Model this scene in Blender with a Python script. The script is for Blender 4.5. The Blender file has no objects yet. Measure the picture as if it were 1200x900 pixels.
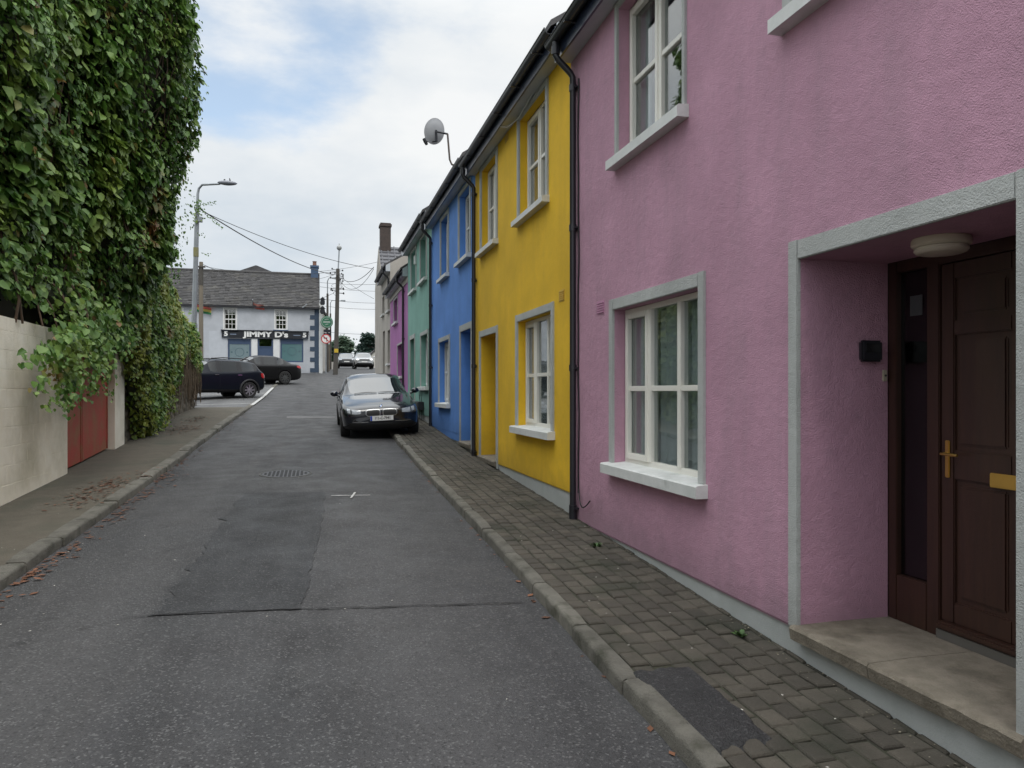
import bpy, bmesh, math, random
import numpy as np
from mathutils import Vector, Matrix, noise
from mathutils.bvhtree import BVHTree

random.seed(7)
rng = np.random.default_rng(7)
R = math.radians
scene = bpy.context.scene
COL = scene.collection

# ------------------------------------------------------------------ camera
FPX, VPX, HY, H = 870.0, 371.0, 459.0, 1.863
YAW = math.atan((600 - VPX) / FPX)
SY, CY = math.sin(YAW), math.cos(YAW)
cam_d = bpy.data.cameras.new('camera')
cam = bpy.data.objects.new('camera', cam_d)
COL.objects.link(cam)
cam.location = (0, 0, H)
cam.rotation_euler = (R(90), 0, -YAW)
cam_d.sensor_width = 36
cam_d.lens = FPX / 1200 * 36
cam_d.shift_y = (HY - 450) / 1200
cam_d.clip_start = 0.05
cam_d.clip_end = 3000
scene.camera = cam

# ------------------------------------------------------------------ sky and sun
SUN_EL, SUN_AZ = R(56), R(178)          # azimuth measured from +Y towards +X
world = bpy.data.worlds.new('World')
scene.world = world
world.use_nodes = True
wn, wl = world.node_tree.nodes, world.node_tree.links
wn.clear()


def wnode(t, **kw):
    n = wn.new(t)
    for k, v in kw.items():
        setattr(n, k, v)
    return n


def wmath(op, a, b=None, clamp=False):
    n = wnode('ShaderNodeMath', operation=op, use_clamp=clamp)
    for i, v in enumerate((a, b)):
        if v is None:
            continue
        if isinstance(v, (int, float)):
            n.inputs[i].default_value = v
        else:
            wl.new(v, n.inputs[i])
    return n.outputs[0]


wout = wnode('ShaderNodeOutputWorld')
bg = wnode('ShaderNodeBackground')
bg.inputs['Strength'].default_value = 0.12
sky = wnode('ShaderNodeTexSky', sky_type='NISHITA')
sky.sun_disc = False
sky.sun_elevation = SUN_EL
sky.sun_rotation = SUN_AZ
sky.air_density = 1.0
sky.dust_density = 0.6
sky.ozone_density = 1.6
tc = wnode('ShaderNodeTexCoord')
sep = wnode('ShaderNodeSeparateXYZ')
wl.new(tc.outputs['Generated'], sep.inputs[0])
zup = wmath('MAXIMUM', sep.outputs[2], 0.0)
den = wmath('ADD', zup, 0.34)
cx = wmath('DIVIDE', sep.outputs[0], den)
cy = wmath('DIVIDE', sep.outputs[1], den)
comb = wnode('ShaderNodeCombineXYZ')
wl.new(cx, comb.inputs[0])
wl.new(cy, comb.inputs[1])
wl.new(wmath('MULTIPLY', sep.outputs[2], 2.2), comb.inputs[2])


def wnoise(scale, detail, rough, off):
    mp = wnode('ShaderNodeMapping')
    mp.inputs['Location'].default_value = off
    wl.new(comb.outputs[0], mp.inputs[0])
    n = wnode('ShaderNodeTexNoise')
    n.inputs['Scale'].default_value = scale
    n.inputs['Detail'].default_value = detail
    n.inputs['Roughness'].default_value = rough
    wl.new(mp.outputs[0], n.inputs['Vector'])
    return n.outputs['Fac']


def px_dir(px, py):
    u, v = (px - 600) / FPX, (HY - py) / FPX
    return Vector((u * CY + SY, CY - u * SY, v)).normalized()


def gap(px, py, lo, hi):
    """1 in the direction of a gap in the cloud cover, 0 away from it"""
    d = px_dir(px, py)
    dp = wnode('ShaderNodeVectorMath', operation='DOT_PRODUCT')
    wl.new(tc.outputs['Generated'], dp.inputs[0])
    dp.inputs[1].default_value = d
    mr = wnode('ShaderNodeMapRange', interpolation_type='SMOOTHSTEP')
    mr.inputs['From Min'].default_value = lo
    mr.inputs['From Max'].default_value = hi
    wl.new(dp.outputs['Value'], mr.inputs['Value'])
    return mr.outputs[0]


cover = wnoise(1.9, 8, 0.56, (1.3, 4.1, 0.4))
soft = wnoise(1.1, 4, 0.5, (7.7, 2.2, 1.0))
g1 = gap(300, 30, 0.978, 0.9995)
g2 = gap(560, -15, 0.991, 0.9998)
g3 = gap(470, 120, 0.990, 0.9999)
gsum = wmath('ADD', wmath('MULTIPLY', g1, 0.72), wmath('ADD', wmath('MULTIPLY', g2, 0.42), wmath('MULTIPLY', g3, 0.10)))
cv = wmath('SUBTRACT', wmath('ADD', cover, 0.25), wmath('MULTIPLY', gsum, 0.62))
mask = wnode('ShaderNodeMapRange', interpolation_type='SMOOTHSTEP')
mask.inputs['From Min'].default_value = 0.34
mask.inputs['From Max'].default_value = 0.57
wl.new(cv, mask.inputs['Value'])
# brightness of the cloud deck: thicker grey parts, brighter towards the zenith
cr = wnode('ShaderNodeValToRGB')
cr.color_ramp.elements[0].position = 0.37
cr.color_ramp.elements[0].color = (5.4, 6.1, 6.8, 1)
cr.color_ramp.elements[1].position = 0.57
cr.color_ramp.elements[1].color = (8.1, 8.25, 8.3, 1)
wl.new(wmath('ADD', wmath('MULTIPLY', soft, 0.55), wmath('MULTIPLY', cover, 0.45)), cr.inputs[0])
zen = wnode('ShaderNodeMapRange', interpolation_type='SMOOTHSTEP')
zen.inputs['From Min'].default_value = 0.42
zen.inputs['From Max'].default_value = 0.95
zen.inputs['To Min'].default_value = 0.95
zen.inputs['To Max'].default_value = 3.0
wl.new(sep.outputs[2], zen.inputs['Value'])
cm = wnode('ShaderNodeVectorMath', operation='SCALE')
wl.new(cr.outputs[0], cm.inputs[0])
wl.new(zen.outputs[0], cm.inputs['Scale'])
sk = wnode('ShaderNodeVectorMath', operation='MULTIPLY_ADD')
wl.new(sky.outputs[0], sk.inputs[0])
sk.inputs[1].default_value = (1.25, 1.15, 1.05)
sk.inputs[2].default_value = (2.2, 2.6, 2.9)
mx = wnode('ShaderNodeMix', data_type='RGBA')
wl.new(mask.outputs[0], mx.inputs[0])
wl.new(sk.outputs[0], mx.inputs[6])
wl.new(cm.outputs[0], mx.inputs[7])
wl.new(mx.outputs[2], bg.inputs['Color'])
wl.new(bg.outputs[0], wout.inputs['Surface'])

sun_d = bpy.data.lights.new('sun', 'SUN')
sun_d.energy = 1.5
sun_d.angle = R(25)
sun_d.color = (1.0, 0.96, 0.9)
sun = bpy.data.objects.new('sun', sun_d)
COL.objects.link(sun)
sd = Vector((math.sin(SUN_AZ) * math.cos(SUN_EL), math.cos(SUN_AZ) * math.cos(SUN_EL), math.sin(SUN_EL)))
sun.rotation_euler = sd.to_track_quat('Z', 'Y').to_euler()
sun.location = (0, -20, 40)

vs = scene.view_settings
vs.view_transform = 'Standard'
vs.look = 'None'
vs.exposure = 0.0
vs.gamma = 1.0
vs.use_curve_mapping = False
scene.render.engine = 'CYCLES'
scene.cycles.use_denoising = True
scene.cycles.max_bounces = 8
scene.cycles.transparent_max_bounces = 12
scene.cycles.caustics_reflective = False
scene.cycles.caustics_refractive = False

# ------------------------------------------------------------------ measuring helpers
_ty = [-60, -10, 0, 4.3, 7.7, 11, 13, 18, 25, 32, 40, 54, 66, 80, 90, 130, 200, 500]
_tz = [-3.0, -.5, -.01, .20, .365, .51, .60, .89, 1.25, 1.62, 2.20, 3.17, 3.75, 4.30, 4.70, 6.4, 8.0, 9.0]
_fy = np.arange(-60, 620, .25)
_fz = np.interp(_fy, _ty, _tz)
_k = np.hanning(17)
_k /= _k.sum()
_fz = np.convolve(np.pad(_fz, 8, mode='edge'), _k, mode='valid')


def zr(y):
    return float(np.interp(y, _fy, _fz))


KH = 0.09            # height of the pavements over the road
WX = 2.8             # plane of the terrace fronts


def W(px, py, x=WX):
    """photo pixel -> (Y, z) on the terrace front plane"""
    u, v = (px - 600) / FPX, (HY - py) / FPX
    t = x / (u * CY + SY)
    return t * (CY - u * SY), H + v * t


def WY(px, x=WX):
    return W(px, HY, x)[0]


def WZ(px, py, x=WX):
    return W(px, py, x)[1]


def G(px, py, dz=0.0):
    """photo pixel -> point on the road surface"""
    u, v = (px - 600) / FPX, (HY - py) / FPX
    lo, hi = 0.5, 60.0
    f = lambda t: H + v * t - zr(t * (CY - u * SY)) - dz
    for _ in range(60):
        m = (lo + hi) / 2
        if f(m) > 0:
            lo = m
        else:
            hi = m
    return Vector(((u * CY + SY) * lo, (CY - u * SY) * lo, H + v * lo))


def PY(px, py, y):
    """photo pixel -> point at street distance y"""
    u, v = (px - 600) / FPX, (HY - py) / FPX
    t = y / (CY - u * SY)
    return Vector(((u * CY + SY) * t, y, H + v * t))


# ------------------------------------------------------------------ materials
MATS = {}


def M(name, c1, c2=None, scale=3.0, rough=0.8, bump=0.0, bscale=60.0, bdet=4.0, metal=0.0,
      island=0.0, coat=0.0, spec=0.5, c3=None, s3=0.6, lo3=.5, hi3=.7, stretch=None, rvar=0.0, bdist=0.01):
    """one procedural material: two noise-mixed colours, an optional large-scale stain, bump and per-piece variation"""
    if name in MATS:
        return MATS[name]
    m = bpy.data.materials.new(name)
    m.use_nodes = True
    n, l = m.node_tree.nodes, m.node_tree.links
    b = n['Principled BSDF']
    b.inputs['Roughness'].default_value = rough
    b.inputs['Metallic'].default_value = metal
    b.inputs['Specular IOR Level'].default_value = spec
    b.inputs['Coat Weight'].default_value = coat
    b.inputs['Coat Roughness'].default_value = 0.04
    t = n.new('ShaderNodeTexCoord')
    vec = t.outputs['Object']
    if stretch:
        mp = n.new('ShaderNodeMapping')
        mp.inputs['Scale'].default_value = stretch
        l.new(vec, mp.inputs[0])
        svec = mp.outputs[0]
    else:
        svec = vec
    c2 = c2 or tuple(x * 0.9 for x in c1)

    def tex(s, d, v):
        x = n.new('ShaderNodeTexNoise')
        x.inputs['Scale'].default_value = s
        x.inputs['Detail'].default_value = d
        x.inputs['Roughness'].default_value = 0.6
        l.new(v, x.inputs['Vector'])
        return x.outputs['Fac']

    def rng_(v, a, c, p=0.0, q=1.0):
        x = n.new('ShaderNodeMapRange')
        x.inputs['From Min'].default_value = a
        x.inputs['From Max'].default_value = c
        x.inputs['To Min'].default_value = p
        x.inputs['To Max'].default_value = q
        l.new(v, x.inputs['Value'])
        return x.outputs[0]

    def mixc(f, a, c):
        x = n.new('ShaderNodeMix')
        x.data_type = 'RGBA'
        l.new(f, x.inputs[0])
        for i, q in ((6, a), (7, c)):
            if isinstance(q, tuple):
                x.inputs[i].default_value = (*q[:3], 1)
            else:
                l.new(q, x.inputs[i])
        return x.outputs[2]

    nz = tex(scale, 6, svec)
    col = mixc(rng_(nz, .3, .7), c1, c2)
    if c3:
        col = mixc(rng_(tex(s3, 5, svec), lo3, hi3), col, c3)
    if island:
        g = n.new('ShaderNodeNewGeometry')
        hs = n.new('ShaderNodeHueSaturation')
        l.new(rng_(g.outputs['Random Per Island'], 0, 1, 1 - island, 1 + island), hs.inputs['Value'])
        l.new(col, hs.inputs['Color'])
        col = hs.outputs[0]
    l.new(col, b.inputs['Base Color'])
    if rvar:
        l.new(rng_(nz, .3, .7, rough - rvar, rough + rvar), b.inputs['Roughness'])
    if bump:
        bp = n.new('ShaderNodeBump')
        bp.inputs['Strength'].default_value = bump
        bp.inputs['Distance'].default_value = bdist
        l.new(tex(bscale, bdet, vec), bp.inputs['Height'])
        l.new(bp.outputs[0], b.inputs['Normal'])
    MATS[name] = m
    return m


def render_wall(name, c, dirt, bump=0.5, wear=1.0):
    """painted roughcast: weathered colour, fine blobby render, faint vertical streaks"""
    m = bpy.data.materials.new(name)
    m.use_nodes = True
    n, l = m.node_tree.nodes, m.node_tree.links
    b = n['Principled BSDF']
    b.inputs['Roughness'].default_value = 0.82
    b.inputs['Specular IOR Level'].default_value = 0.3
    t = n.new('ShaderNodeTexCoord')

    def tex(s, d, sc=None, r=.6):
        v = t.outputs['Object']
        if sc:
            mp = n.new('ShaderNodeMapping')
            mp.inputs['Scale'].default_value = sc
            l.new(v, mp.inputs[0])
            v = mp.outputs[0]
        x = n.new('ShaderNodeTexNoise')
        x.inputs['Scale'].default_value = s
        x.inputs['Detail'].default_value = d
        x.inputs['Roughness'].default_value = r
        l.new(v, x.inputs['Vector'])
        return x.outputs['Fac']

    def rg(v, a, c, p, q):
        x = n.new('ShaderNodeMapRange')
        x.inputs[1].default_value, x.inputs[2].default_value = a, c
        x.inputs[3].default_value, x.inputs[4].default_value = p, q
        l.new(v, x.inputs[0])
        return x.outputs[0]

    def mix(f, a, c):
        x = n.new('ShaderNodeMix')
        x.data_type = 'RGBA'
        l.new(f, x.inputs[0])
        for i, q in ((6, a), (7, c)):
            if isinstance(q, tuple):
                x.inputs[i].default_value = (*q[:3], 1)
            else:
                l.new(q, x.inputs[i])
        return x.outputs[2]
    dark = tuple(x * .80 for x in c)
    col = mix(rg(tex(1.3, 7), .35, .7, 0, 1), c, dark)
    col = mix(rg(tex(1.0, 6, (1, 3.0, .35)), .50, .76, 0, min(1, .55 * wear)), col, dirt)
    col = mix(rg(tex(1.0, 7, (1, 11.0, .28), .7), .56, .80, 0, .22 * wear), col, tuple(x * .75 for x in dirt))
    # splash dirt low on the wall, following the slope of the street
    sp_ = n.new('ShaderNodeSeparateXYZ')
    l.new(t.outputs['Object'], sp_.inputs[0])
    hh = n.new('ShaderNodeMath')
    hh.operation = 'MULTIPLY_ADD'
    l.new(sp_.outputs[1], hh.inputs[0])
    hh.inputs[1].default_value = -.055
    l.new(sp_.outputs[2], hh.inputs[2])
    h2 = n.new('ShaderNodeMath')
    h2.operation = 'MULTIPLY_ADD'
    l.new(tex(5, 5), h2.inputs[0])
    h2.inputs[1].default_value = .55
    l.new(hh.outputs[0], h2.inputs[2])
    col = mix(rg(h2.outputs[0], .42, .75, .55, 0), col, tuple(x * .7 for x in dirt))
    col = mix(rg(tex(9, 5), .5, .8, 0, .35), col, dirt)
    col = mix(rg(tex(70, 3), .55, .75, 0, .25), col, dark)
    l.new(col, b.inputs['Base Color'])
    b1 = n.new('ShaderNodeBump')
    b1.inputs['Strength'].default_value = bump
    b1.inputs['Distance'].default_value = 0.009
    l.new(tex(135, 2, None, .5), b1.inputs['Height'])
    b2 = n.new('ShaderNodeBump')
    b2.inputs['Strength'].default_value = bump * .35
    b2.inputs['Distance'].default_value = 0.03
    l.new(tex(16, 4), b2.inputs['Height'])
    l.new(b1.outputs[0], b2.inputs['Normal'])
    l.new(b2.outputs[0], b.inputs['Normal'])
    MATS[name] = m
    return m


def glass_mat(name, tint=(.9, .95, .95), dark=0.0, gain=1.9):
    m = bpy.data.materials.new(name)
    m.use_nodes = True
    n, l = m.node_tree.nodes, m.node_tree.links
    n.clear()
    o = n.new('ShaderNodeOutputMaterial')
    gl = n.new('ShaderNodeBsdfGlossy')
    gl.inputs['Roughness'].default_value = 0.015
    tr = n.new('ShaderNodeBsdfTransparent')
    tr.inputs['Color'].default_value = (*[x * (1 - dark) for x in tint], 1)
    fr = n.new('ShaderNodeFresnel')
    fr.inputs['IOR'].default_value = 1.62
    t = n.new('ShaderNodeTexCoord')
    nz = n.new('ShaderNodeTexNoise')
    nz.inputs['Scale'].default_value = 2.2
    l.new(t.outputs['Object'], nz.inputs['Vector'])
    bp = n.new('ShaderNodeBump')
    bp.inputs['Strength'].default_value = .06
    bp.inputs['Distance'].default_value = .02
    l.new(nz.outputs['Fac'], bp.inputs['Height'])
    l.new(bp.outputs[0], gl.inputs['Normal'])
    ge = n.new('ShaderNodeNewGeometry')
    io = n.new('ShaderNodeMapRange')
    io.inputs['To Min'].default_value = 1.62
    io.inputs['To Max'].default_value = 1 / 1.62
    l.new(ge.outputs['Backfacing'], io.inputs['Value'])
    l.new(io.outputs[0], fr.inputs['IOR'])
    mu = n.new('ShaderNodeMath')
    mu.operation = 'MULTIPLY_ADD'
    mu.use_clamp = True
    mu.inputs[1].default_value = gain
    mu.inputs[2].default_value = 0.02
    l.new(fr.outputs[0], mu.inputs[0])
    mx_ = n.new('ShaderNodeMixShader')
    l.new(mu.outputs[0], mx_.inputs[0])
    l.new(tr.outputs[0], mx_.inputs[1])
    l.new(gl.outputs[0], mx_.inputs[2])
    l.new(mx_.outputs[0], o.inputs['Surface'])
    MATS[name] = m
    return m


def leaf_mat(name, c1, c2, c3, patch=(.2, .1, .04), plo=.62, phi=.70, yellow=None, ylo=.6):
    m = bpy.data.materials.new(name)
    m.use_nodes = True
    n, l = m.node_tree.nodes, m.node_tree.links
    n.clear()
    o = n.new('ShaderNodeOutputMaterial')
    b = n.new('ShaderNodeBsdfPrincipled')
    b.inputs['Roughness'].default_value = 0.46
    b.inputs['Specular IOR Level'].default_value = 0.36
    g = n.new('ShaderNodeNewGeometry')
    cr_ = n.new('ShaderNodeValToRGB')
    e = cr_.color_ramp.elements
    e[0].position, e[0].color = 0.0, (*c1, 1)
    e[1].position, e[1].color = 1.0, (*c3, 1)
    x = e.new(.5)
    x.color = (*c2, 1)
    x = e.new(.975)
    x.color = (*c3, 1)
    x = e.new(.985)
    x.color = (*patch, 1)
    l.new(g.outputs['Random Per Island'], cr_.inputs[0])
    t = n.new('ShaderNodeTexCoord')
    col = cr_.outputs[0]

    def patchmix(col, c, lo, hi, s, fac=.9):
        nz = n.new('ShaderNodeTexNoise')
        nz.inputs['Scale'].default_value = s
        nz.inputs['Detail'].default_value = 3
        l.new(t.outputs['Object'], nz.inputs['Vector'])
        mr = n.new('ShaderNodeMapRange')
        mr.inputs[1].default_value, mr.inputs[2].default_value, mr.inputs[4].default_value = lo, hi, fac
        l.new(nz.outputs['Fac'], mr.inputs[0])
        mm = n.new('ShaderNodeMix')
        mm.data_type = 'RGBA'
        l.new(mr.outputs[0], mm.inputs[0])
        l.new(col, mm.inputs[6])
        mm.inputs[7].default_value = (*c, 1)
        return mm.outputs[2]
    if yellow:
        col = patchmix(col, yellow, ylo, ylo + .14, 1.1, .75)
    col = patchmix(col, patch, plo, phi, .9)
    l.new(col, b.inputs['Base Color'])
    tl = n.new('ShaderNodeBsdfTranslucent')
    l.new(col, tl.inputs['Color'])
    mx_ = n.new('ShaderNodeMixShader')
    mx_.inputs[0].default_value = .25
    l.new(b.outputs[0], mx_.inputs[1])
    l.new(tl.outputs[0], mx_.inputs[2])
    l.new(mx_.outputs[0], o.inputs['Surface'])
    MATS[name] = m
    return m


def asphalt(name, base, speck, patchc, bump=.6):
    m = bpy.data.materials.new(name)
    m.use_nodes = True
    n, l = m.node_tree.nodes, m.node_tree.links
    b = n['Principled BSDF']
    b.inputs['Specular IOR Level'].default_value = .45
    t = n.new('ShaderNodeTexCoord')

    def tex(s, d, sc=None):
        v = t.outputs['Object']
        if sc:
            mp = n.new('ShaderNodeMapping')
            mp.inputs['Scale'].default_value = sc
            l.new(v, mp.inputs[0])
            v = mp.outputs[0]
        x = n.new('ShaderNodeTexNoise')
        x.inputs['Scale'].default_value = s
        x.inputs['Detail'].default_value = d
        x.inputs['Roughness'].default_value = .62
        l.new(v, x.inputs['Vector'])
        return x.outputs['Fac']

    def rg(v, a, c, p, q):
        x = n.new('ShaderNodeMapRange')
        x.inputs[1].default_value, x.inputs[2].default_value = a, c
        x.inputs[3].default_value, x.inputs[4].default_value = p, q
        l.new(v, x.inputs[0])
        return x.outputs[0]

    def mix(f, a, c):
        x = n.new('ShaderNodeMix')
        x.data_type = 'RGBA'
        l.new(f, x.inputs[0])
        for i, q in ((6, a), (7, c)):
            if isinstance(q, tuple):
                x.inputs[i].default_value = (*q[:3], 1)
            else:
                l.new(q, x.inputs[i])
        return x.outputs[2]
    vo = n.new('ShaderNodeTexVoronoi')
    vo.inputs['Scale'].default_value = 95
    l.new(t.outputs['Object'], vo.inputs['Vector'])
    sepc = n.new('ShaderNodeSeparateColor')
    l.new(vo.outputs['Color'], sepc.inputs[0])
    col = mix(rg(tex(.55, 6), .35, .65, 0, 1), base, patchc)
    col = mix(rg(tex(1.1, 5, (2.2, .28, 1)), .44, .66, 0, .8), col, tuple(x * .60 for x in base))
    col = mix(rg(tex(.8, 6, (1.6, .22, 1)), .55, .75, 0, .6), col, tuple(x * y_ for x, y_ in zip(base, (2.0, 1.9, 1.75))))
    if name == 'road_asphalt':
        sx = n.new('ShaderNodeSeparateXYZ')
        l.new(t.outputs['Object'], sx.inputs[0])
        for xc in (-1.55, .62):                       # tyre-polished tracks
            d1 = n.new('ShaderNodeMath')
            d1.operation = 'MULTIPLY_ADD'
            l.new(tex(.9, 4), d1.inputs[0])
            d1.inputs[1].default_value = .9
            l.new(sx.outputs[0], d1.inputs[2])
            d2 = n.new('ShaderNodeMath')
            d2.operation = 'SUBTRACT'
            l.new(d1.outputs[0], d2.inputs[0])
            d2.inputs[1].default_value = xc + .45
            d3 = n.new('ShaderNodeMath')
            d3.operation = 'ABSOLUTE'
            l.new(d2.outputs[0], d3.inputs[0])
            col = mix(rg(d3.outputs[0], .12, .52, .6, 0), col, tuple(x * y_ for x, y_ in zip(base, (1.75, 1.72, 1.65))))
        col = mix(rg(tex(2.3, 3), .66, .74, 0, .6), col, tuple(x * .45 for x in base))
    col = mix(rg(tex(7, 6), .5, .75, 0, .35), col, tuple(x * 1.35 for x in base))
    col = mix(rg(sepc.outputs[0], .80, 1.0, 0, .9), col, speck)
    col = mix(rg(sepc.outputs[1], .75, 1.0, 0, .7), col, tuple(x * .35 for x in base))
    l.new(col, b.inputs['Base Color'])
    l.new(rg(tex(2.0, 4), .3, .7, .58, .85), b.inputs['Roughness'])
    b1 = n.new('ShaderNodeBump')
    b1.inputs['Strength'].default_value = bump
    b1.inputs['Distance'].default_value = .006
    l.new(vo.outputs['Distance'], b1.inputs['Height'])
    b2 = n.new('ShaderNodeBump')
    b2.inputs['Strength'].default_value = .5
    b2.inputs['Distance'].default_value = .01
    l.new(tex(30, 5), b2.inputs['Height'])
    l.new(b1.outputs[0], b2.inputs['Normal'])
    l.new(b2.outputs[0], b.inputs['Normal'])
    MATS[name] = m
    return m


PINK = render_wall('pink_render', (.545, .310, .408), (.35, .23, .28), .9, .9)
YEL = render_wall('yellow_render', (.80, .50, .030), (.60, .37, .035), .35)
BLU = render_wall('blue_render', (.120, .285, .70), (.10, .23, .54), .3)
GRN = render_wall('green_render', (.22, .42, .36), (.17, .31, .27), .3)
PUR = render_wall('purple_render', (.39, .16, .37), (.30, .13, .28), .3)
GRY = render_wall('beige_render', (.42, .39, .35), (.30, .28, .25), .3)
PUB = render_wall('pale_blue_render', (.47, .49, .525), (.40, .42, .45), .2)
SUR = render_wall('grey_surround_paint', (.46, .475, .46), (.33, .345, .33), .7)
PLI = render_wall('white_plinth_paint', (.60, .62, .62), (.36, .39, .37), .3)
SILL = M('sill_paint', (.66, .67, .655), (.54, .56, .54), 5, .6, .2, 60, c3=(.34, .36, .34), s3=3, lo3=.58, hi3=.85)
UPVC = M('cream_frame', (.79, .775, .715), (.74, .725, .66), 2, .4, coat=.1)
GLASS = glass_mat('window_glass', dark=.12)
SGLASS = glass_mat('sidelight_glass', dark=.5, gain=.8)
NET = M('net_curtain', (.82, .84, .84), (.70, .73, .73), 8, .9, stretch=(1, 6, .4))
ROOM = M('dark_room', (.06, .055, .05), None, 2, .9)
BLACKP = M('black_plastic', (.012, .013, .017), (.02, .02, .026), 4, .32, spec=.55)
FASC = M('navy_fascia', (.016, .024, .050), (.024, .032, .058), 3, .3, coat=.3)
SOFF = M('soffit_board', (.50, .53, .56), (.42, .45, .48), 2, .6)
SLATE = M('roof_slate', (.055, .055, .062), (.09, .085, .085), 6, .75, .5, 30, c3=(.03, .03, .03), s3=2.5)
WOODD = M('dark_wood', (.027, .0115, .008), (.043, .018, .011), 5, .45, .12, 30, stretch=(6, 6, .5), coat=.15)
BRASS = M('brass', (.62, .42, .13), (.52, .35, .10), 6, .3, metal=.9)
STONE = M('step_stone', (.235, .205, .160), (.15, .13, .10), 9, .9, 1.0, 70, c3=(.10, .085, .062), s3=3.4)
KERB = M('kerb_stone', (.135, .128, .108), (.085, .080, .067), 7, .92, 1.0, 70, c3=(.040, .040, .027), s3=4.6, island=.16)
PAVER = M('paver_concrete', (.072, .063, .049), (.050, .044, .034), 5, .9, .8, 75, island=.24, c3=(.030, .031, .020), s3=1.8)
JOINT = M('joint_soil', (.022, .024, .014), (.035, .036, .020), 8, .95, .4, 40)
ASPH = asphalt('road_asphalt', (.030, .030, .032), (.105, .105, .105), (.047, .0465, .047))
ASPHP = asphalt('patch_asphalt', (.021, .022, .0245), (.080, .080, .080), (.028, .029, .031), .8)
ASPHB = asphalt('black_tarmac', (.016, .016, .017), (.06, .06, .06), (.022, .022, .022), 1.0)
CARP = asphalt('car_park_asphalt', (.085, .086, .088), (.16, .16, .16), (.11, .11, .11))
LPAV = M('left_pavement_concrete', (.090, .078, .059), (.062, .054, .040), 4, .92, .6, 60, c3=(.050, .052, .036), s3=1.1)
EARTH = M('earth', (.09, .10, .06), (.06, .07, .04), .5, .95)
CREAM = M('cream_block_paint', (.84, .79, .68), (.74, .68, .56), 3, .85, .5, 45, c3=(.44, .40, .29), s3=.9, lo3=.46, hi3=.78)
REDP = M('red_gate_paint', (.37, .062, .042), (.28, .050, .038), 3, .6, .3, 20, c3=(.27, .115, .055), s3=3.0, lo3=.42, hi3=.66)
RUBBLE = M('rubble_stone', (.165, .14, .105), (.10, .088, .066), 7, .95, .8, 40, c3=(.055, .052, .035), s3=2)
CORE = M('dark_masonry', (.045, .042, .035), (.03, .028, .022), 3, .95, .5, 30)
LEAF = leaf_mat('creeper_leaf', (.040, .105, .017), (.095, .190, .033), (.185, .29, .075), (.21, .085, .03), .63, .70, (.20, .27, .045), .54)
LEAFL = leaf_mat('wall_ivy_leaf', (.045, .105, .018), (.085, .170, .026), (.14, .225, .035), (.16, .095, .03), .66, .74, (.25, .26, .04), .48)
STEM_SHADE = M('creeper_stem_shade', (.030, .038, .016), (.016, .020, .010), 4, .95, .6, 25)  # deep shade behind the leaves is put into this dark colour
WHITEP = M('road_paint', (.50, .50, .49), (.24, .24, .235), 12, .8, .3, 60)
GALV = M('galvanised_steel', (.33, .35, .37), (.25, .27, .29), 4, .45, metal=.55)
POLEW = M('pole_wood', (.20, .17, .13), (.13, .11, .085), 5, .9, .3, 30, stretch=(6, 6, .4))
POLED = M('dark_pole_wood', (.085, .078, .068), (.055, .05, .045), 5, .9, .3, 30, stretch=(6, 6, .4))
CABLE = M('cable_black', (.012, .012, .013), None, 2, .6)
TYRE = M('tyre_rubber', (.014, .014, .014), (.02, .02, .02), 12, .85)
RIM = M('alloy', (.50, .51, .53), (.40, .41, .43), 6, .3, metal=.8)
RIMD = M('dark_alloy', (.16, .165, .17), None, 6, .35, metal=.8)
CHROME = M('chrome', (.68, .69, .70), None, 3, .12, metal=1.0)
LAMPG = M('headlamp_glass', (.42, .45, .48), (.20, .22, .24), 14, .08, coat=.8)
LAMPD = M('headlamp_dark', (.05, .055, .06), None, 9, .15, coat=.6)
TAIL = M('tail_lamp', (.42, .012, .015), (.30, .01, .012), 9, .15, coat=.6)
CARGL = M('car_glass', (.006, .008, .009), None, 2, .03, spec=.5, coat=.1)
WSCREEN = M('windscreen_glass', (.012, .018, .020), None, 2, .02, spec=1.0, coat=.8)
PLATE = M('plate_white', (.70, .70, .68), None, 5, .4)
PLBLUE = M('plate_blue', (.02, .06, .35), None, 5, .4)
INK = M('black_ink', (.012, .012, .012), None, 5, .5)
SIGNW = M('sign_white', (.78, .78, .76), None, 5, .4)
SIGNR = M('sign_red', (.50, .03, .03), None, 5, .4)
SIGNG = M('sign_green', (.02, .13, .07), (.03, .17, .09), 9, .4)
NAVY = M('pub_navy_paint', (.035, .065, .13), (.045, .075, .14), 4, .5)
SIGNB = M('pub_fascia_paint', (.012, .014, .020), None, 4, .4)
BRICK = M('chimney_brick', (.078, .058, .050), (.050, .040, .036), 9, .9, .6, 25)
PALE = M('pale_render', (.55, .53, .49), (.45, .43, .40), 2, .85, .2, 40)


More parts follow.
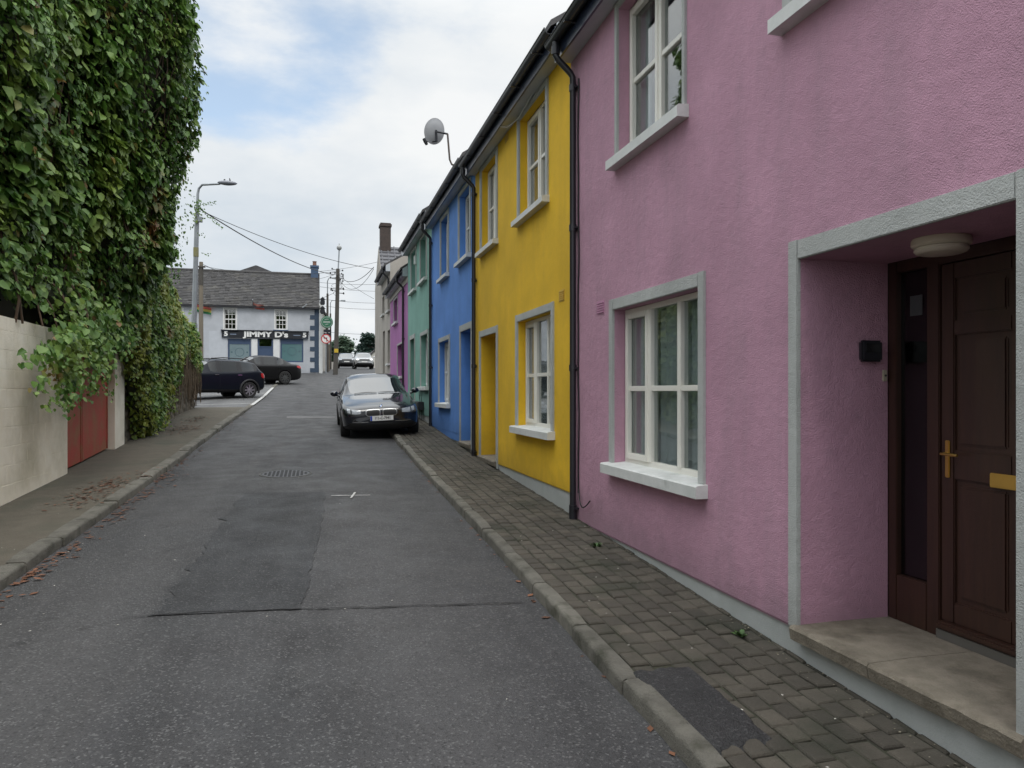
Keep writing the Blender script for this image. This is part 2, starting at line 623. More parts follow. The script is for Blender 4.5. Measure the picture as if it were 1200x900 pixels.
# ------------------------------------------------------------------ mesh helpers
class MB:
    """collects boxes, tubes, prisms and sheets and links them as ONE mesh object"""

    def __init__(self):
        self.v, self.f, self.mi = [], [], []

    def add(self, vs_, fs_, mi=0):
        o = len(self.v)
        self.v += [tuple(x) for x in vs_]
        for f in fs_:
            self.f.append(tuple(i + o for i in f))
            self.mi.append(mi)
        return self

    def box(self, x0, x1, y0, y1, z0, z1, mi=0):
        v = [(x, y, z) for x in (x0, x1) for y in (y0, y1) for z in (z0, z1)]
        return self.add(v, [(0, 1, 3, 2), (4, 6, 7, 5), (0, 4, 5, 1), (2, 3, 7, 6), (0, 2, 6, 4), (1, 5, 7, 3)], mi)

    def bbox(self, x0, x1, y0, y1, z0, z1, b=.006, mi=0):
        """box with chamfered edges"""
        bm = bmesh.new()
        bmesh.ops.create_cube(bm, size=1)
        for q in bm.verts:
            q.co = Vector(((x0 + x1) / 2 + q.co.x * (x1 - x0), (y0 + y1) / 2 + q.co.y * (y1 - y0), (z0 + z1) / 2 + q.co.z * (z1 - z0)))
        bmesh.ops.bevel(bm, geom=bm.edges[:], offset=b, segments=2, affect='EDGES')
        bm.verts.index_update()
        self.add([q.co[:] for q in bm.verts], [[q.index for q in f.verts] for f in bm.faces], mi)
        bm.free()
        return self

    def quad(self, a, b, c, d, mi=0):
        return self.add([a, b, c, d], [(0, 1, 2, 3)], mi)

    def tube(self, pts, r, seg=10, mi=0, cap=True):
        pts = [Vector(p) for p in pts]
        rs = r if isinstance(r, (list, tuple)) else [r] * len(pts)
        vs_, fs_ = [], []
        up = Vector((0, 0, 1))
        prev = None
        for i, p in enumerate(pts):
            d = (pts[min(i + 1, len(pts) - 1)] - pts[max(i - 1, 0)]).normalized()
            if prev is None:
                a = d.cross(up)
                if a.length < 1e-3:
                    a = d.cross(Vector((1, 0, 0)))
                a.normalize()
            else:
                a = (prev - d * prev.dot(d)).normalized()
            prev = a
            b = d.cross(a)
            for k in range(seg):
                th = 2 * math.pi * k / seg
                vs_.append(p + (a * math.cos(th) + b * math.sin(th)) * rs[i])
        for i in range(len(pts) - 1):
            for k in range(seg):
                k2 = (k + 1) % seg
                fs_.append((i * seg + k, i * seg + k2, (i + 1) * seg + k2, (i + 1) * seg + k))
        if cap:
            fs_.append(tuple(range(seg - 1, -1, -1)))
            fs_.append(tuple((len(pts) - 1) * seg + k for k in range(seg)))
        return self.add(vs_, fs_, mi)

    def prism(self, poly, axis, a, b, mi=0):
        """extrude a 2D polygon along axis ('x','y','z') from a to b"""
        def p3(p, t):
            return {'x': (t, p[0], p[1]), 'y': (p[0], t, p[1]), 'z': (p[0], p[1], t)}[axis]
        n = len(poly)
        vs_ = [p3(p, a) for p in poly] + [p3(p, b) for p in poly]
        fs_ = [tuple(range(n)), tuple(range(2 * n - 1, n - 1, -1))]
        fs_ += [(i, i + n, (i + 1) % n + n, (i + 1) % n) for i in range(n)]
        return self.add(vs_, fs_, mi)

    def lathe(self, prof, c, axis='z', seg=24, mi=0):
        """prof: (radius, height) list, closed at ends with radius 0 where wanted"""
        vs_, fs_ = [], []
        for r_, h_ in prof:
            for k in range(seg):
                th = 2 * math.pi * k / seg
                a, b = r_ * math.cos(th), r_ * math.sin(th)
                q = {'z': (a, b, h_), 'x': (h_, a, b), 'y': (a, h_, b)}[axis]
                vs_.append((q[0] + c[0], q[1] + c[1], q[2] + c[2]))
        for i in range(len(prof) - 1):
            for k in range(seg):
                k2 = (k + 1) % seg
                fs_.append((i * seg + k, i * seg + k2, (i + 1) * seg + k2, (i + 1) * seg + k))
        if len(prof) >= 4 and prof[0][0] > .01 and prof[-1][0] > .01:      # a closed ring
            i = len(prof) - 1
            fs_ += [(i * seg + k, i * seg + (k + 1) % seg, (k + 1) % seg, k) for k in range(seg)]
        else:
            fs_.append(tuple(range(seg - 1, -1, -1)))
            fs_.append(tuple((len(prof) - 1) * seg + k for k in range(seg)))
        return self.add(vs_, fs_, mi)

    def build(self, name, mat, parent=None, smooth=False, fix=True):
        me = bpy.data.meshes.new(name)
        me.from_pydata(self.v, [], self.f)
        mats = mat if isinstance(mat, (list, tuple)) else [mat]
        for m in mats:
            me.materials.append(m)
        me.polygons.foreach_set('material_index', self.mi)
        if fix:
            bm = bmesh.new()
            bm.from_mesh(me)
            bmesh.ops.recalc_face_normals(bm, faces=bm.faces[:])
            bm.to_mesh(me)
            bm.free()
        if smooth:
            me.polygons.foreach_set('use_smooth', [True] * len(me.polygons))
            try:
                me.set_sharp_from_angle(angle=R(38))
            except Exception:
                pass
        me.update()
        return link(name, me, parent)


def link(name, me, parent=None):
    o = bpy.data.objects.new(name, me)
    COL.objects.link(o)
    if parent is not None:
        o.parent = parent
        root = parent
        while root.parent:
            root = root.parent
        if parent is root and parent.type == 'EMPTY':
            o.matrix_parent_inverse = root.matrix_basis.inverted() if parent.get('_w') else Matrix()
    return o


def tag(o, label=None, cat=None, group=None, kind=None):
    if label:
        o['label'] = label
    if cat:
        o['category'] = cat
    if group:
        o['group'] = group
    if kind:
        o['kind'] = kind
    return o


def thing(name, label, cat, loc=(0, 0, 0), group=None, rot=(0, 0, 0), world_parts=True):
    """Empty at the base of a thing; its parts are given in world coordinates unless world_parts is False"""
    o = bpy.data.objects.new(name, None)
    o.empty_display_size = .2
    COL.objects.link(o)
    o.location = loc
    o.rotation_euler = rot
    if world_parts:
        o['_w'] = 1
    return tag(o, label, cat, group)


def structure(o):
    o['kind'] = 'structure'
    return o


def text_mesh(body, size, mat, name, parent, mtx, extrude=.002, bold=0.0, xs=1.0, align='CENTER'):
    cu = bpy.data.curves.new('lettering', 'FONT')
    cu.body = body
    cu.size = size
    cu.extrude = extrude
    cu.offset = bold
    cu.align_x = align
    cu.align_y = 'CENTER'
    tmp = bpy.data.objects.new('lettering_source', cu)
    COL.objects.link(tmp)
    dg = bpy.context.evaluated_depsgraph_get()
    me = bpy.data.meshes.new_from_object(tmp.evaluated_get(dg))
    bpy.data.objects.remove(tmp)
    bpy.data.curves.remove(cu)
    me.transform(Matrix.Diagonal((xs, 1, 1, 1)))
    me.transform(mtx)
    me.materials.clear()
    me.materials.append(mat)
    return link(name, me, parent)


def np_mesh(name, verts, faces, mat, parent=None, smooth=False):
    """verts (n,3), faces (m,k) numpy arrays"""
    me = bpy.data.meshes.new(name)
    k = faces.shape[1]
    me.vertices.add(len(verts))
    me.vertices.foreach_set('co', verts.astype(np.float32).ravel())
    me.loops.add(faces.size)
    me.loops.foreach_set('vertex_index', faces.astype(np.int32).ravel())
    me.polygons.add(len(faces))
    me.polygons.foreach_set('loop_start', np.arange(0, faces.size, k, dtype=np.int32))
    me.materials.append(mat)
    if smooth:
        me.polygons.foreach_set('use_smooth', np.ones(len(faces), bool))
    me.update()
    me.validate()
    return link(name, me, parent)


def grid_sheet(xs, ys, zf):
    nx, ny = len(xs), len(ys)
    v = np.array([(x, y, zf(x, y)) for y in ys for x in xs])
    f = np.array([(j * nx + i, j * nx + i + 1, (j + 1) * nx + i + 1, (j + 1) * nx + i) for j in range(ny - 1) for i in range(nx - 1)])
    return v, f


# ------------------------------------------------------------------ ground, road, pavements
KX = 1.65                                     # road edge on the terrace side
def lkx(y):                                   # road edge on the wall side
    return -2.45 + .0125 * y
def lwx(y):                                   # foot of the left-hand walls
    return -3.36 - .0155 * y


ysG = list(np.arange(-60, 140, 2.0)) + [160, 200, 260, 340, 430, 600]
v, f = grid_sheet([-600, -200, -80, -30, -12, -4, 0, 4, 12, 30, 80, 200, 600], ysG, lambda x, y: zr(y) - .03)
structure(np_mesh('ground', v, f, EARTH))
ysR = np.arange(-14, 130, .5)
v, f = grid_sheet([0, 1, 2, 3, 4], ysR, lambda x, y: 0)
for i, p in enumerate(v):
    y = p[1]
    l0 = lkx(y) - .02 if y < 46 else max(-26, lkx(46) - (y - 46) * 6)
    if y > 58:
        l0 = -.2 - 0 * y
    r0 = KX + .02 if y < 39.2 else 7.0
    a = p[0] / 4
    p[0] = l0 + (r0 - l0) * a
    camber = .025 * (1 - (2 * a - 1) ** 2) if y < 40 else 0.0
    p[2] = zr(y) + camber
structure(np_mesh('road', v, f, ASPH, smooth=True))
v, f = grid_sheet(np.linspace(-26, 0, 5), np.arange(26.2, 60, .6), lambda x, y: zr(y) + .012)
for p in v:
    a = (p[0] + 26) / 26
    p[0] = -26 + (min(lkx(p[1]), lkx(48)) - .02 + 26) * a
structure(np_mesh('car_park', v, f, CARP))


def kerb(name, xf, w, y0, y1, side, drop=None):
    mb = MB()
    y = y0
    while y < y1:
        L = .9 + random.uniform(-.06, .08)
        ya, yb = y + .006, min(y + L, y1) - .006
        n = 7
        j = random.uniform(-.012, .012)
        jz = random.uniform(-.008, .010)
        rows = []
        for k in range(n):
            yy = ya + (yb - ya) * k / (n - 1)
            x = xf(yy) + j
            e = .018 if k in (0, n - 1) else 0
            h = KH + .012 + jz - e * .7 + .004 * noise.noise((x, yy * 6, 3))
            if drop:
                h = drop(yy, h)
            wob = .010 * noise.noise((7, yy * 5, x))
            z = zr(yy)
            q = [(x + wob, z - .1), (x + wob, z + h - .026), (x + side * .007 + wob, z + h - .010), (x + side * .024, z + h), (x + side * w, z + h), (x + side * w, z - .1)]
            rows.append([(a, yy, b) for a, b in q])
        m = 6
        vs_ = [p for r_ in rows for p in r_]
        fs_ = [(i * m + a, i * m + (a + 1) % m, (i + 1) * m + (a + 1) % m, (i + 1) * m + a) for i in range(n - 1) for a in range(m)]
        fs_ += [tuple(range(m)), tuple((n - 1) * m + a for a in range(m))]
        mb.add(vs_, fs_)
        y = yb + .012
    return structure(mb.build(name, KERB, smooth=True))


kerb('terrace_kerb', lambda y: KX, .105, -6, 39, 1)
kerb('left_kerb', lkx, .16, -6, 46, -1, lambda y, h: h if y < 24 else max(.03, h - .02 * (y - 24)))

# right pavement: bedding sheet and tumbled concrete setts
v, f = grid_sheet([KX + .08, 2.2, WX + .3], np.arange(-6, 40, .5), lambda x, y: zr(y) + KH - .016)
structure(np_mesh('pavement_bedding', v, f, JOINT))
mb = MB()
x = KX + .111
row = 0
PT = [G(752, 792, KH), G(800, 783, KH), G(876, 842, KH), G(850, 862, KH), G(822, 855, KH)]    # tarmac patch outline
pcx = sum(p.x for p in PT) / 5
pcy = sum(p.y for p in PT) / 5
py0, py1 = min(p.y for p in PT), max(p.y for p in PT)
px0, px1 = min(p.x for p in PT) + .02, max(p.x for p in PT) - .02
while x < WX + .0:
    wv = .127
    y = -3 + random.uniform(0, .2)
    xa, xb = x + .006, min(x + wv - .006, WX + .012)
    while y < 34:
        L = random.choice((.15, .165, .165, .18)) + random.uniform(-.006, .006)
        ya, yb = y + .006, y + L - .006
        y += L
        cxm, cym = (xa + xb) / 2, (ya + yb) / 2
        if px0 - .0 < cxm < px1 and py0 < cym < py1:
            continue
        z0 = KH + random.uniform(-.005, .005)
        tx, ty_ = random.uniform(-.016, .016), random.uniform(-.010, .010)
        b = .016
        vs_ = []
        jit = [random.uniform(-.005, .005) for _ in range(8)]
        for lev, (ins, dz) in enumerate(((0, -.03), (0, -.011), (b * .4, -.003), (b, 0))):
            for k, (sx, sy) in enumerate(((0, 0), (1, 0), (1, 1), (0, 1))):
                cxx = (xa + ins if sx == 0 else xb - ins) + jit[k]
                cyy = (ya + ins if sy == 0 else yb - ins) + jit[k + 4]
                vs_.append((cxx, cyy, zr(cyy) + z0 + dz + tx * (cxx - cxm) + ty_ * (cyy - cym)))
        fs_ = [(l_ * 4 + k, l_ * 4 + (k + 1) % 4, (l_ + 1) * 4 + (k + 1) % 4, (l_ + 1) * 4 + k) for l_ in range(3) for k in range(4)] + [(12, 13, 14, 15)]
        mb.add(vs_, fs_)
    x += wv
    row += 1
structure(mb.build('terrace_pavement', PAVER, fix=False))
# tarmac patch in the setts
n = 40
ring = []
for k in range(n):
    th = 2 * math.pi * k / n
    c_, s_ = math.cos(th), math.sin(th)
    e = 1 / max(abs(c_), abs(s_)) ** .8
    rr = e * (1 + .16 * noise.noise((c_ * 2.5, s_ * 2.5, 4)) + .07 * noise.noise((c_ * 7, s_ * 7, 8)))
    ring.append((pcx + c_ * rr * (px1 - px0 + .10) / 2, pcy + s_ * rr * (py1 - py0 + .16) / 2))
vs_ = []
for q in (0, .35, .7, .92, 1.0):
    for a, b in ring:
        xx, yy = pcx + (a - pcx) * q, pcy + (b - pcy) * q
        vs_.append((xx, yy, zr(yy) + KH + (.010 if q < .95 else -.012) + .009 * noise.noise((xx * 14, yy * 14, 0))))
fs_ = [(l_ * n + k, l_ * n + (k + 1) % n, (l_ + 1) * n + (k + 1) % n, (l_ + 1) * n + k) for l_ in range(4) for k in range(n)]
structure(MB().add(vs_, fs_).build('pavement_patch', ASPHB, smooth=True))

# left pavement
v, f = grid_sheet([0, 1, 2, 3], np.arange(-6, 26.3, .4), lambda x, y: 0)
for p in v:
    a = p[0] / 3
    y = p[1]
    x1, x0 = lkx(y) - .15, lwx(y) - .4
    p[0] = x0 + (x1 - x0) * a
    p[2] = zr(y) + KH - max(0, .02 * (y - 24)) + .006 * noise.noise((p[0] * 2, y * 1.3, 0))
structure(np_mesh('left_pavement', v, f, LPAV, smooth=True))


def sheet_strip(name, left, right, mat, dz, n=None):
    """sheet between two polylines of ground points"""
    m = len(left)
    vs_ = []
    for a, b in zip(left, right):
        for q in range(7):
            xx, yy = a[0] + (b[0] - a[0]) * q / 6, a[1] + (b[1] - a[1]) * q / 6
            # follow the cambered road
            l0, r0 = lkx(yy) - .02, KX + .02
            t_ = (xx - l0) / (r0 - l0)
            vs_.append((xx, yy, zr(yy) + .025 * (1 - (2 * t_ - 1) ** 2) + dz))
    fs_ = [(i * 7 + q, i * 7 + q + 1, (i + 1) * 7 + q + 1, (i + 1) * 7 + q) for i in range(m - 1) for q in range(6)]
    return structure(MB().add(vs_, fs_).build(name, mat, smooth=True))


# dark resurfaced patch in the carriageway
pl = [(G(px, py)) for px, py in ((182, 725.6), (200, 700), (222, 670), (243, 640), (262, 610), (285, 580))]
pr = [(G(px, py)) for px, py in ((352, 718.5), (360, 695), (365, 670), (372, 640), (378, 610), (381, 579))]
def dense(pts, n, amp, seed):
    out = []
    for i in range(len(pts) - 1):
        for k in range(n):
            p = pts[i].lerp(pts[i + 1], k / n)
            p = p + Vector((amp * (noise.noise((p.y * 5, seed, 0)) + .6 * noise.noise((p.y * 17, seed, 3))), 0, 0))
            out.append(p)
    out.append(pts[-1])
    return out
sheet_strip('road_patch', dense(pl, 8, .10, 1), dense(pr, 8, .035, 2), ASPHP, .005)
def sstep0(a, b, x):
    t = min(1, max(0, (x - a) / (b - a)))
    return t * t * (3 - 2 * t)


# transverse joint / crack
ca = [G(px, py) for px, py in ((90, 742), (150, 728), (230, 722), (330, 719), (430, 716), (520, 712), (612, 707))]
ca = dense(ca, 10, 0, 3)
for p in ca:
    p.y += .022 * noise.noise((p.x * 6, 2, 0))
la = [p + Vector((0, -(.003 + .016 * sstep0(-2.0, .4, p.x)) * (.4 + abs(noise.noise((p.x * 9, 5, 0))) * 1.6), 0)) for p in ca]
lb = [p + Vector((0, .002, 0)) for p in ca]
sheet_strip('road_crack', la, lb, M('crack_tar', (.010, .010, .010), None, 3, .9), .009)
# painted survey mark (two strokes) and worn white line
a, b = G(388, 583.5), G(434, 582.5)
sheet_strip('road_mark', dense([a + Vector((0, -.014, 0)), b + Vector((0, -.014, 0))], 8, 0, 1), dense([a + Vector((0, .014, 0)), b + Vector((0, .014, 0))], 8, 0, 1), WHITEP, .009)
a, b = G(411, 586.5), G(416, 579.5)
sheet_strip('road_mark', [a + Vector((-.012, 0, 0)), b + Vector((-.012, 0, 0))], [a + Vector((.016, 0, 0)), b + Vector((.016, 0, 0))], WHITEP, .012)
a, b = G(336, 490), G(392, 490)
sheet_strip('road_mark', [a + Vector((0, -.12, 0)), b + Vector((0, -.12, 0))], [a + Vector((0, .12, 0)), b + Vector((0, .12, 0))], M('worn_road_paint', (.28, .28, .275), (.11, .11, .11), 6, .85), .009)


def flat_line(name, p, q, w, mat, dz):
    p, q = Vector(p), Vector(q)
    d = (q - p)
    d.z = 0
    nrm = Vector((-d.y, d.x, 0)).normalized() * w / 2
    vs_, fs_ = [], []
    for k in range(13):
        c = p.lerp(q, k / 12)
        for s in (-1, 1):
            e = c + nrm * s
            vs_.append((e.x, e.y, zr(e.y) + dz))
    fs_ = [(2 * k, 2 * k + 1, 2 * k + 3, 2 * k + 2) for k in range(12)]
    return structure(MB().add(vs_, fs_).build(name, mat))


# manhole cover
mc = G(335, 557)
t_ = thing('manhole_cover', 'round cast iron manhole cover set in the road just above the dark patch', 'manhole cover', mc)
zb = zr(mc.y) + .027
sl = Matrix.Rotation(math.atan(.05), 4, 'X')
def tilt(o):
    o.data.transform(Matrix.Translation((mc.x, mc.y, zb)) @ sl)
IRON = M('cast_iron', (.055, .055, .057), (.038, .038, .040), 9, .5, .5, 50, metal=.3)
mb = MB().lathe([(.40, -.01), (.40, .004), (.37, .004), (.37, -.01)], (0, 0, 0), seg=40)
o = mb.build('rim', M('concrete_ring', (.085, .085, .083), (.06, .06, .058), 8, .9), t_)
tilt(o)
mb = MB().lathe([(0.0, -.01), (.36, -.01), (.36, .003), (0, .003)], (0, 0, 0), seg=40)
for i in range(-5, 6):
    for j in range(-5, 6):
        if (i * i + j * j) ** .5 * .06 < .32:
            mb.box(i * .06 - .02, i * .06 + .02, j * .06 - .012, j * .06 + .012, .003, .010)
o = mb.build('cover_plate', IRON, t_)
tilt(o)


def scatter_flakes(name, pts, size, mat, label, cat, curl=.4):
    V, F = [], []
    for (x, y, z) in pts:
        s = size * random.uniform(.5, 1.4)
        a = random.uniform(0, 6.28)
        c_, s_ = math.cos(a), math.sin(a)
        o_ = len(V)
        for (u, w, h) in ((-.5, 0, .0), (0, -.28, .12 * curl), (.5, 0, .3 * curl * random.random()), (0, .28, .12 * curl)):
            V.append((x + s * (u * c_ - w * s_), y + s * (u * s_ + w * c_), z + s * h + .003))
        F.append((o_, o_ + 1, o_ + 2, o_ + 3))
    o = np_mesh(name, np.array(V), np.array(F), mat)
    return tag(o, label, cat, kind='stuff')


def roadz(x, y):
    l0, r0 = lkx(y) - .02, KX + .02
    if l0 < x < r0:
        t_ = (x - l0) / (r0 - l0)
        return zr(y) + .025 * (1 - (2 * t_ - 1) ** 2)
    return zr(y) + KH


DEADL = M('dead_leaf', (.150, .062, .030), (.080, .036, .020), 5, .85, island=.5)
pts = []
for (px, py, n, sx, sy, dz) in ((125, 570, 90, .28, .6, KH), (185, 555, 60, .3, .5, KH), (215, 503, 160, .38, .8, KH), (230, 492, 120, .25, .8, KH), (100, 585, 40, .3, .4, KH),
                                (165, 583, 60, .12, .5, 0), (140, 603, 50, .10, .4, 0), (30, 678, 60, .09, .25, 0), (90, 640, 50, .10, .7, 0), (205, 545, 50, .10, .9, 0), (60, 660, 40, .08, .5, 0)):
    g = G(px, py, dz)
    for _ in range(int(n * 1.7) if dz else n // 2):
        x, y = g.x + random.gauss(0, sx * .5), g.y + random.gauss(0, sy * .7)
        if lwx(y) + .05 < x:
            if dz == 0:
                x = max(x, lkx(y) + .015 + random.random() * .05)
            pts.append((x, y, roadz(x, y) + random.random() * .015))
for _ in range(230):
    y = random.uniform(2, 24)
    x = lkx(y) + .02 + abs(random.gauss(0, .10))
    pts.append((x, y, roadz(x, y)))
for _ in range(36):
    y = random.uniform(1.5, 15)
    x = KX - .015 - abs(random.gauss(0, .03))
    pts.append((x, y, roadz(x, y)))
scatter_flakes('dead_leaves', pts, .062, DEADL, 'rust brown fallen leaves along the wall foot and kerbs', 'dead leaves')
pts = []
for _ in range(150):
    y = random.uniform(2.2, 24)
    x = random.uniform(lkx(y) - .8, KX - .05) if random.random() < .6 else random.gauss(lkx(y) - .1, .25)
    pts.append((x, y, roadz(x, y)))
for _ in range(60):
    y = random.uniform(1.8, 12)
    x = random.uniform(KX + .2, WX - .05)
    pts.append((x, y, roadz(x, y) + .003))
scatter_flakes('litter', pts, .019, M('pale_litter', (.62, .60, .55), (.45, .43, .38), 9, .8, island=.25), 'small pale scraps of litter and chippings on road and pavement', 'litter', .2)
# soil grit and moss at the foot of the terrace
pts = []
for _ in range(500):
    y = random.uniform(1.5, 14)
    x = WX - abs(random.gauss(0, .06)) - .01
    pts.append((x, y, zr(y) + KH))
scatter_flakes('grit', pts, .016, M('grit', (.24, .21, .16), (.15, .14, .10), 9, .95, island=.4), 'grit and soil gathered along the terrace plinth', 'grit', .2)


def weed(px, py, label, s):
    g = G(px, py, KH)
    V, F = [], []
    for k in range(26):
        a = random.uniform(0, 6.28)
        L = s * random.uniform(.5, 1.1)
        el = random.uniform(.2, 1.1)
        d = Vector((math.cos(a) * math.cos(el), math.sin(a) * math.cos(el), math.sin(el)))
        sd_ = Vector((-math.sin(a), math.cos(a), 0)) * L * .22
        b0 = Vector((g.x, g.y, zr(g.y) + KH - .005)) + Vector((random.gauss(0, .006), random.gauss(0, .008), 0))
        o_ = len(V)
        for q in (b0, b0 + d * L * .6 + sd_, b0 + d * L + Vector((0, 0, -L * .15)), b0 + d * L * .6 - sd_):
            V.append(tuple(q))
        F.append((o_, o_ + 1, o_ + 2, o_ + 3))
    o = np_mesh('weed', np.array(V), np.array(F), M('weed_leaf', (.035, .085, .02), (.06, .12, .03), 20, .6, island=.3))
    tag(o, label, 'weed', 'weeds in the terrace pavement')


weed(699, 641, 'green weed in the setts by the black drainpipe foot', .085)
weed(868, 745, 'small green weed at the plinth just left of the stone doorstep', .06)


# ------------------------------------------------------------------ terrace houses
def wall_front(mb, y0, y1, z0, z1, ops, x=WX):
    """front wall with openings (ya, yb, za, zb, depth); reveals turn into the house"""
    ys_ = sorted({y0, y1, *[o[0] for o in ops], *[o[1] for o in ops]})
    zs_ = sorted({z0, z1, *[o[2] for o in ops], *[o[3] for o in ops]})
    for i in range(len(ys_) - 1):
        for j in range(len(zs_) - 1):
            cy_, cz_ = (ys_[i] + ys_[i + 1]) / 2, (zs_[j] + zs_[j + 1]) / 2
            if any(o[0] < cy_ < o[1] and o[2] < cz_ < o[3] for o in ops):
                continue
            mb.quad((x, ys_[i], zs_[j]), (x, ys_[i], zs_[j + 1]), (x, ys_[i + 1], zs_[j + 1]), (x, ys_[i + 1], zs_[j]))
    for ya, yb, za, zb_, d in ops:
        mb.quad((x, ya, za), (x + d, ya, za), (x + d, ya, zb_), (x, ya, zb_))
        mb.quad((x, yb, za), (x, yb, zb_), (x + d, yb, zb_), (x + d, yb, za))
        mb.quad((x, ya, zb_), (x + d, ya, zb_), (x + d, yb, zb_), (x, yb, zb_))
        mb.quad((x, ya, za), (x, yb, za), (x + d, yb, za), (x + d, ya, za))


def surround(parent, ya, yb, za, zb, w, wt, mat=SUR, bottom=False, x=WX, pr=.022):
    mb = MB()
    mb.bbox(x - pr, x + .01, ya - w, ya + .002, za, zb + wt, .005)
    mb.bbox(x - pr, x + .01, yb - .002, yb + w, za, zb + wt, .005)
    mb.bbox(x - pr + .003, x + .01, ya + .004, yb - .004, zb - .002, zb + wt - .003, .005)
    return mb.build('surround', mat, parent)


def window(parent, ya, yb, za, zb, depth, cols, bar=.5, sill=True, sw=.09, swt=.10, frame=UPVC, curtain=True, sash=None, x=WX, sill_pr=.10, sill_h=.085, label=None, split=False):
    """ya..yb along the street (near..far), za..zb opening; cols are pane widths from the far side to the near side"""
    xf = x + depth
    mb = MB()
    fw = .05
    mb.bbox(xf, xf + .07, ya + .001, ya + fw, za + .001, zb - .001, .004)
    mb.bbox(xf, xf + .07, yb - fw, yb - .001, za + .001, zb - .001, .004)
    mb.bbox(xf + .002, xf + .068, ya + fw - .004, yb - fw + .004, zb - fw, zb - .002, .004)
    mb.bbox(xf + .002, xf + .068, ya + fw - .004, yb - fw + .004, za + .002, za + fw + .012, .004)
    tot = sum(cols)
    inner = yb - ya - 2 * fw
    y = yb - fw
    zb_bar = za + (zb - za) * bar
    for i, c in enumerate(cols):
        yn = y - inner * c / tot
        if i < len(cols) - 1:
            mb.bbox(xf - .004, xf + .066, yn - .032, yn + .032, za + fw, zb - fw, .004)
        mb.bbox(xf + .004, xf + .06, yn + .02, y - .02, zb_bar - .024, zb_bar + .024, .004)
        if sash and i in sash:          # opening casement: an extra, slightly proud frame
            a_, b_ = yn + (.0 if i == len(cols) - 1 else .02), y - (.0 if i == 0 else .02)
            for (p, q, r_, s_) in ((a_, a_ + .05, za + fw, zb - fw), (b_ - .05, b_, za + fw, zb - fw), (a_ + .05, b_ - .05, zb - fw - .05, zb - fw), (a_ + .05, b_ - .05, za + fw, za + fw + .055)):
                mb.bbox(xf - .016, xf + .03, p, q, r_, s_, .004)
        y = yn
    w = mb.build('window', frame, parent)
    if label:
        w['label'] = label
    MB().box(xf + .030, xf + .036, ya + .03, yb - .03, za + .03, zb - .03).build('pane', GLASS, w)
    if sw:
        surround(w, ya, yb, za, zb, sw, swt, x=x)
    if sill:
        e = sw + .03
        MB().prism([(x - sill_pr, za - sill_h), (x - sill_pr, za - .014), (x - sill_pr + .012, za - .004), (xf + .004, za + .012), (xf + .004, za - sill_h)], 'y', ya - e, yb + e).build('sill', SILL, w)
    if curtain:
        vs_, nn = [], 60
        for k in range(nn + 1):
            yy = ya + .02 + (yb - ya - .04) * k / nn
            for zz in (za, zb):
                vs_.append((xf + .11 + .022 * math.sin(yy * 38 + math.sin(yy * 7) * 2) + .015 * math.sin(yy * 90), yy, zz))
        fs_ = [(2 * k, 2 * k + 1, 2 * k + 3, 2 * k + 2) for k in range(nn)]
        if curtain == 'drape':
            fs_ = [q for i, q in enumerate(fs_) if i / nn > .80 or i / nn < .12]
        if split:
            fs_ = [q for i, q in enumerate(fs_) if not (.40 < i / nn < .62)]
        MB().add(vs_, fs_).build('curtain', NET, w, smooth=True, fix=False)
    return w


def eaves(parent, y0, y1, zs, ov=.19, x=WX, depth=7.0, pitch=33, roofmat=SLATE, gutter=True):
    tq = math.tan(R(pitch))
    mb = MB().box(x - ov + .02, x - .001, y0 + .002, y1 - .002, zs, zs + .018)
    for ye in (y0 + .002, y1 - .020):          # boarded ends of the eaves box
        mb.prism([(x - ov + .02, zs + .019), (x - .001, zs + .019), (x - .001, zs + .195 + (ov + .05) * tq), (x - ov + .02, zs + .195 + .07 * tq)], 'y', ye, ye + .018)
    mb.build('soffit', SOFF, parent)
    MB().box(x - ov - .004, x - ov + .019, y0 + .002, y1 - .002, zs - .025, zs + .20).build('fascia', FASC, parent)
    tp = math.tan(R(pitch))
    xr = x + depth / 2
    ze = zs + .20
    zr_ = ze + (xr - (x - ov - .03)) * tp
    prof = [(x - ov - .05, ze), (xr, zr_), (x + depth + .2, ze), (x + depth + .2, ze + .09), (xr, zr_ + .10), (x - ov - .05, ze + .07)]
    MB().prism(prof, 'y', y0 + .003, y1 - .003).build('roof', roofmat, parent)
    if gutter:
        mb = MB()
        gx, gz, gr = x - ov - .065, zs + .165, .062
        n_ = 10
        outer = [(gx - gr * math.cos(math.pi * k / n_), gz - gr * math.sin(math.pi * k / n_)) for k in range(n_ + 1)]
        inn = [(gx - (gr - .006) * math.cos(math.pi * k / n_), gz - (gr - .006) * math.sin(math.pi * k / n_)) for k in range(n_, -1, -1)]
        mb.prism(outer + inn, 'y', y0 + .004, y1 - .004)
        mb.tube([(gx - gr, y0 + .004, gz), (gx - gr, y1 - .004, gz)], .009, 6)
        yb = y0 + .5
        while yb < y1:
            mb.box(gx - gr - .006, gx + gr, yb - .02, yb + .02, gz - gr - .006, gz - gr + .004)
            yb += 1.0
        mb.build('gutter', BLACKP, parent, smooth=True)


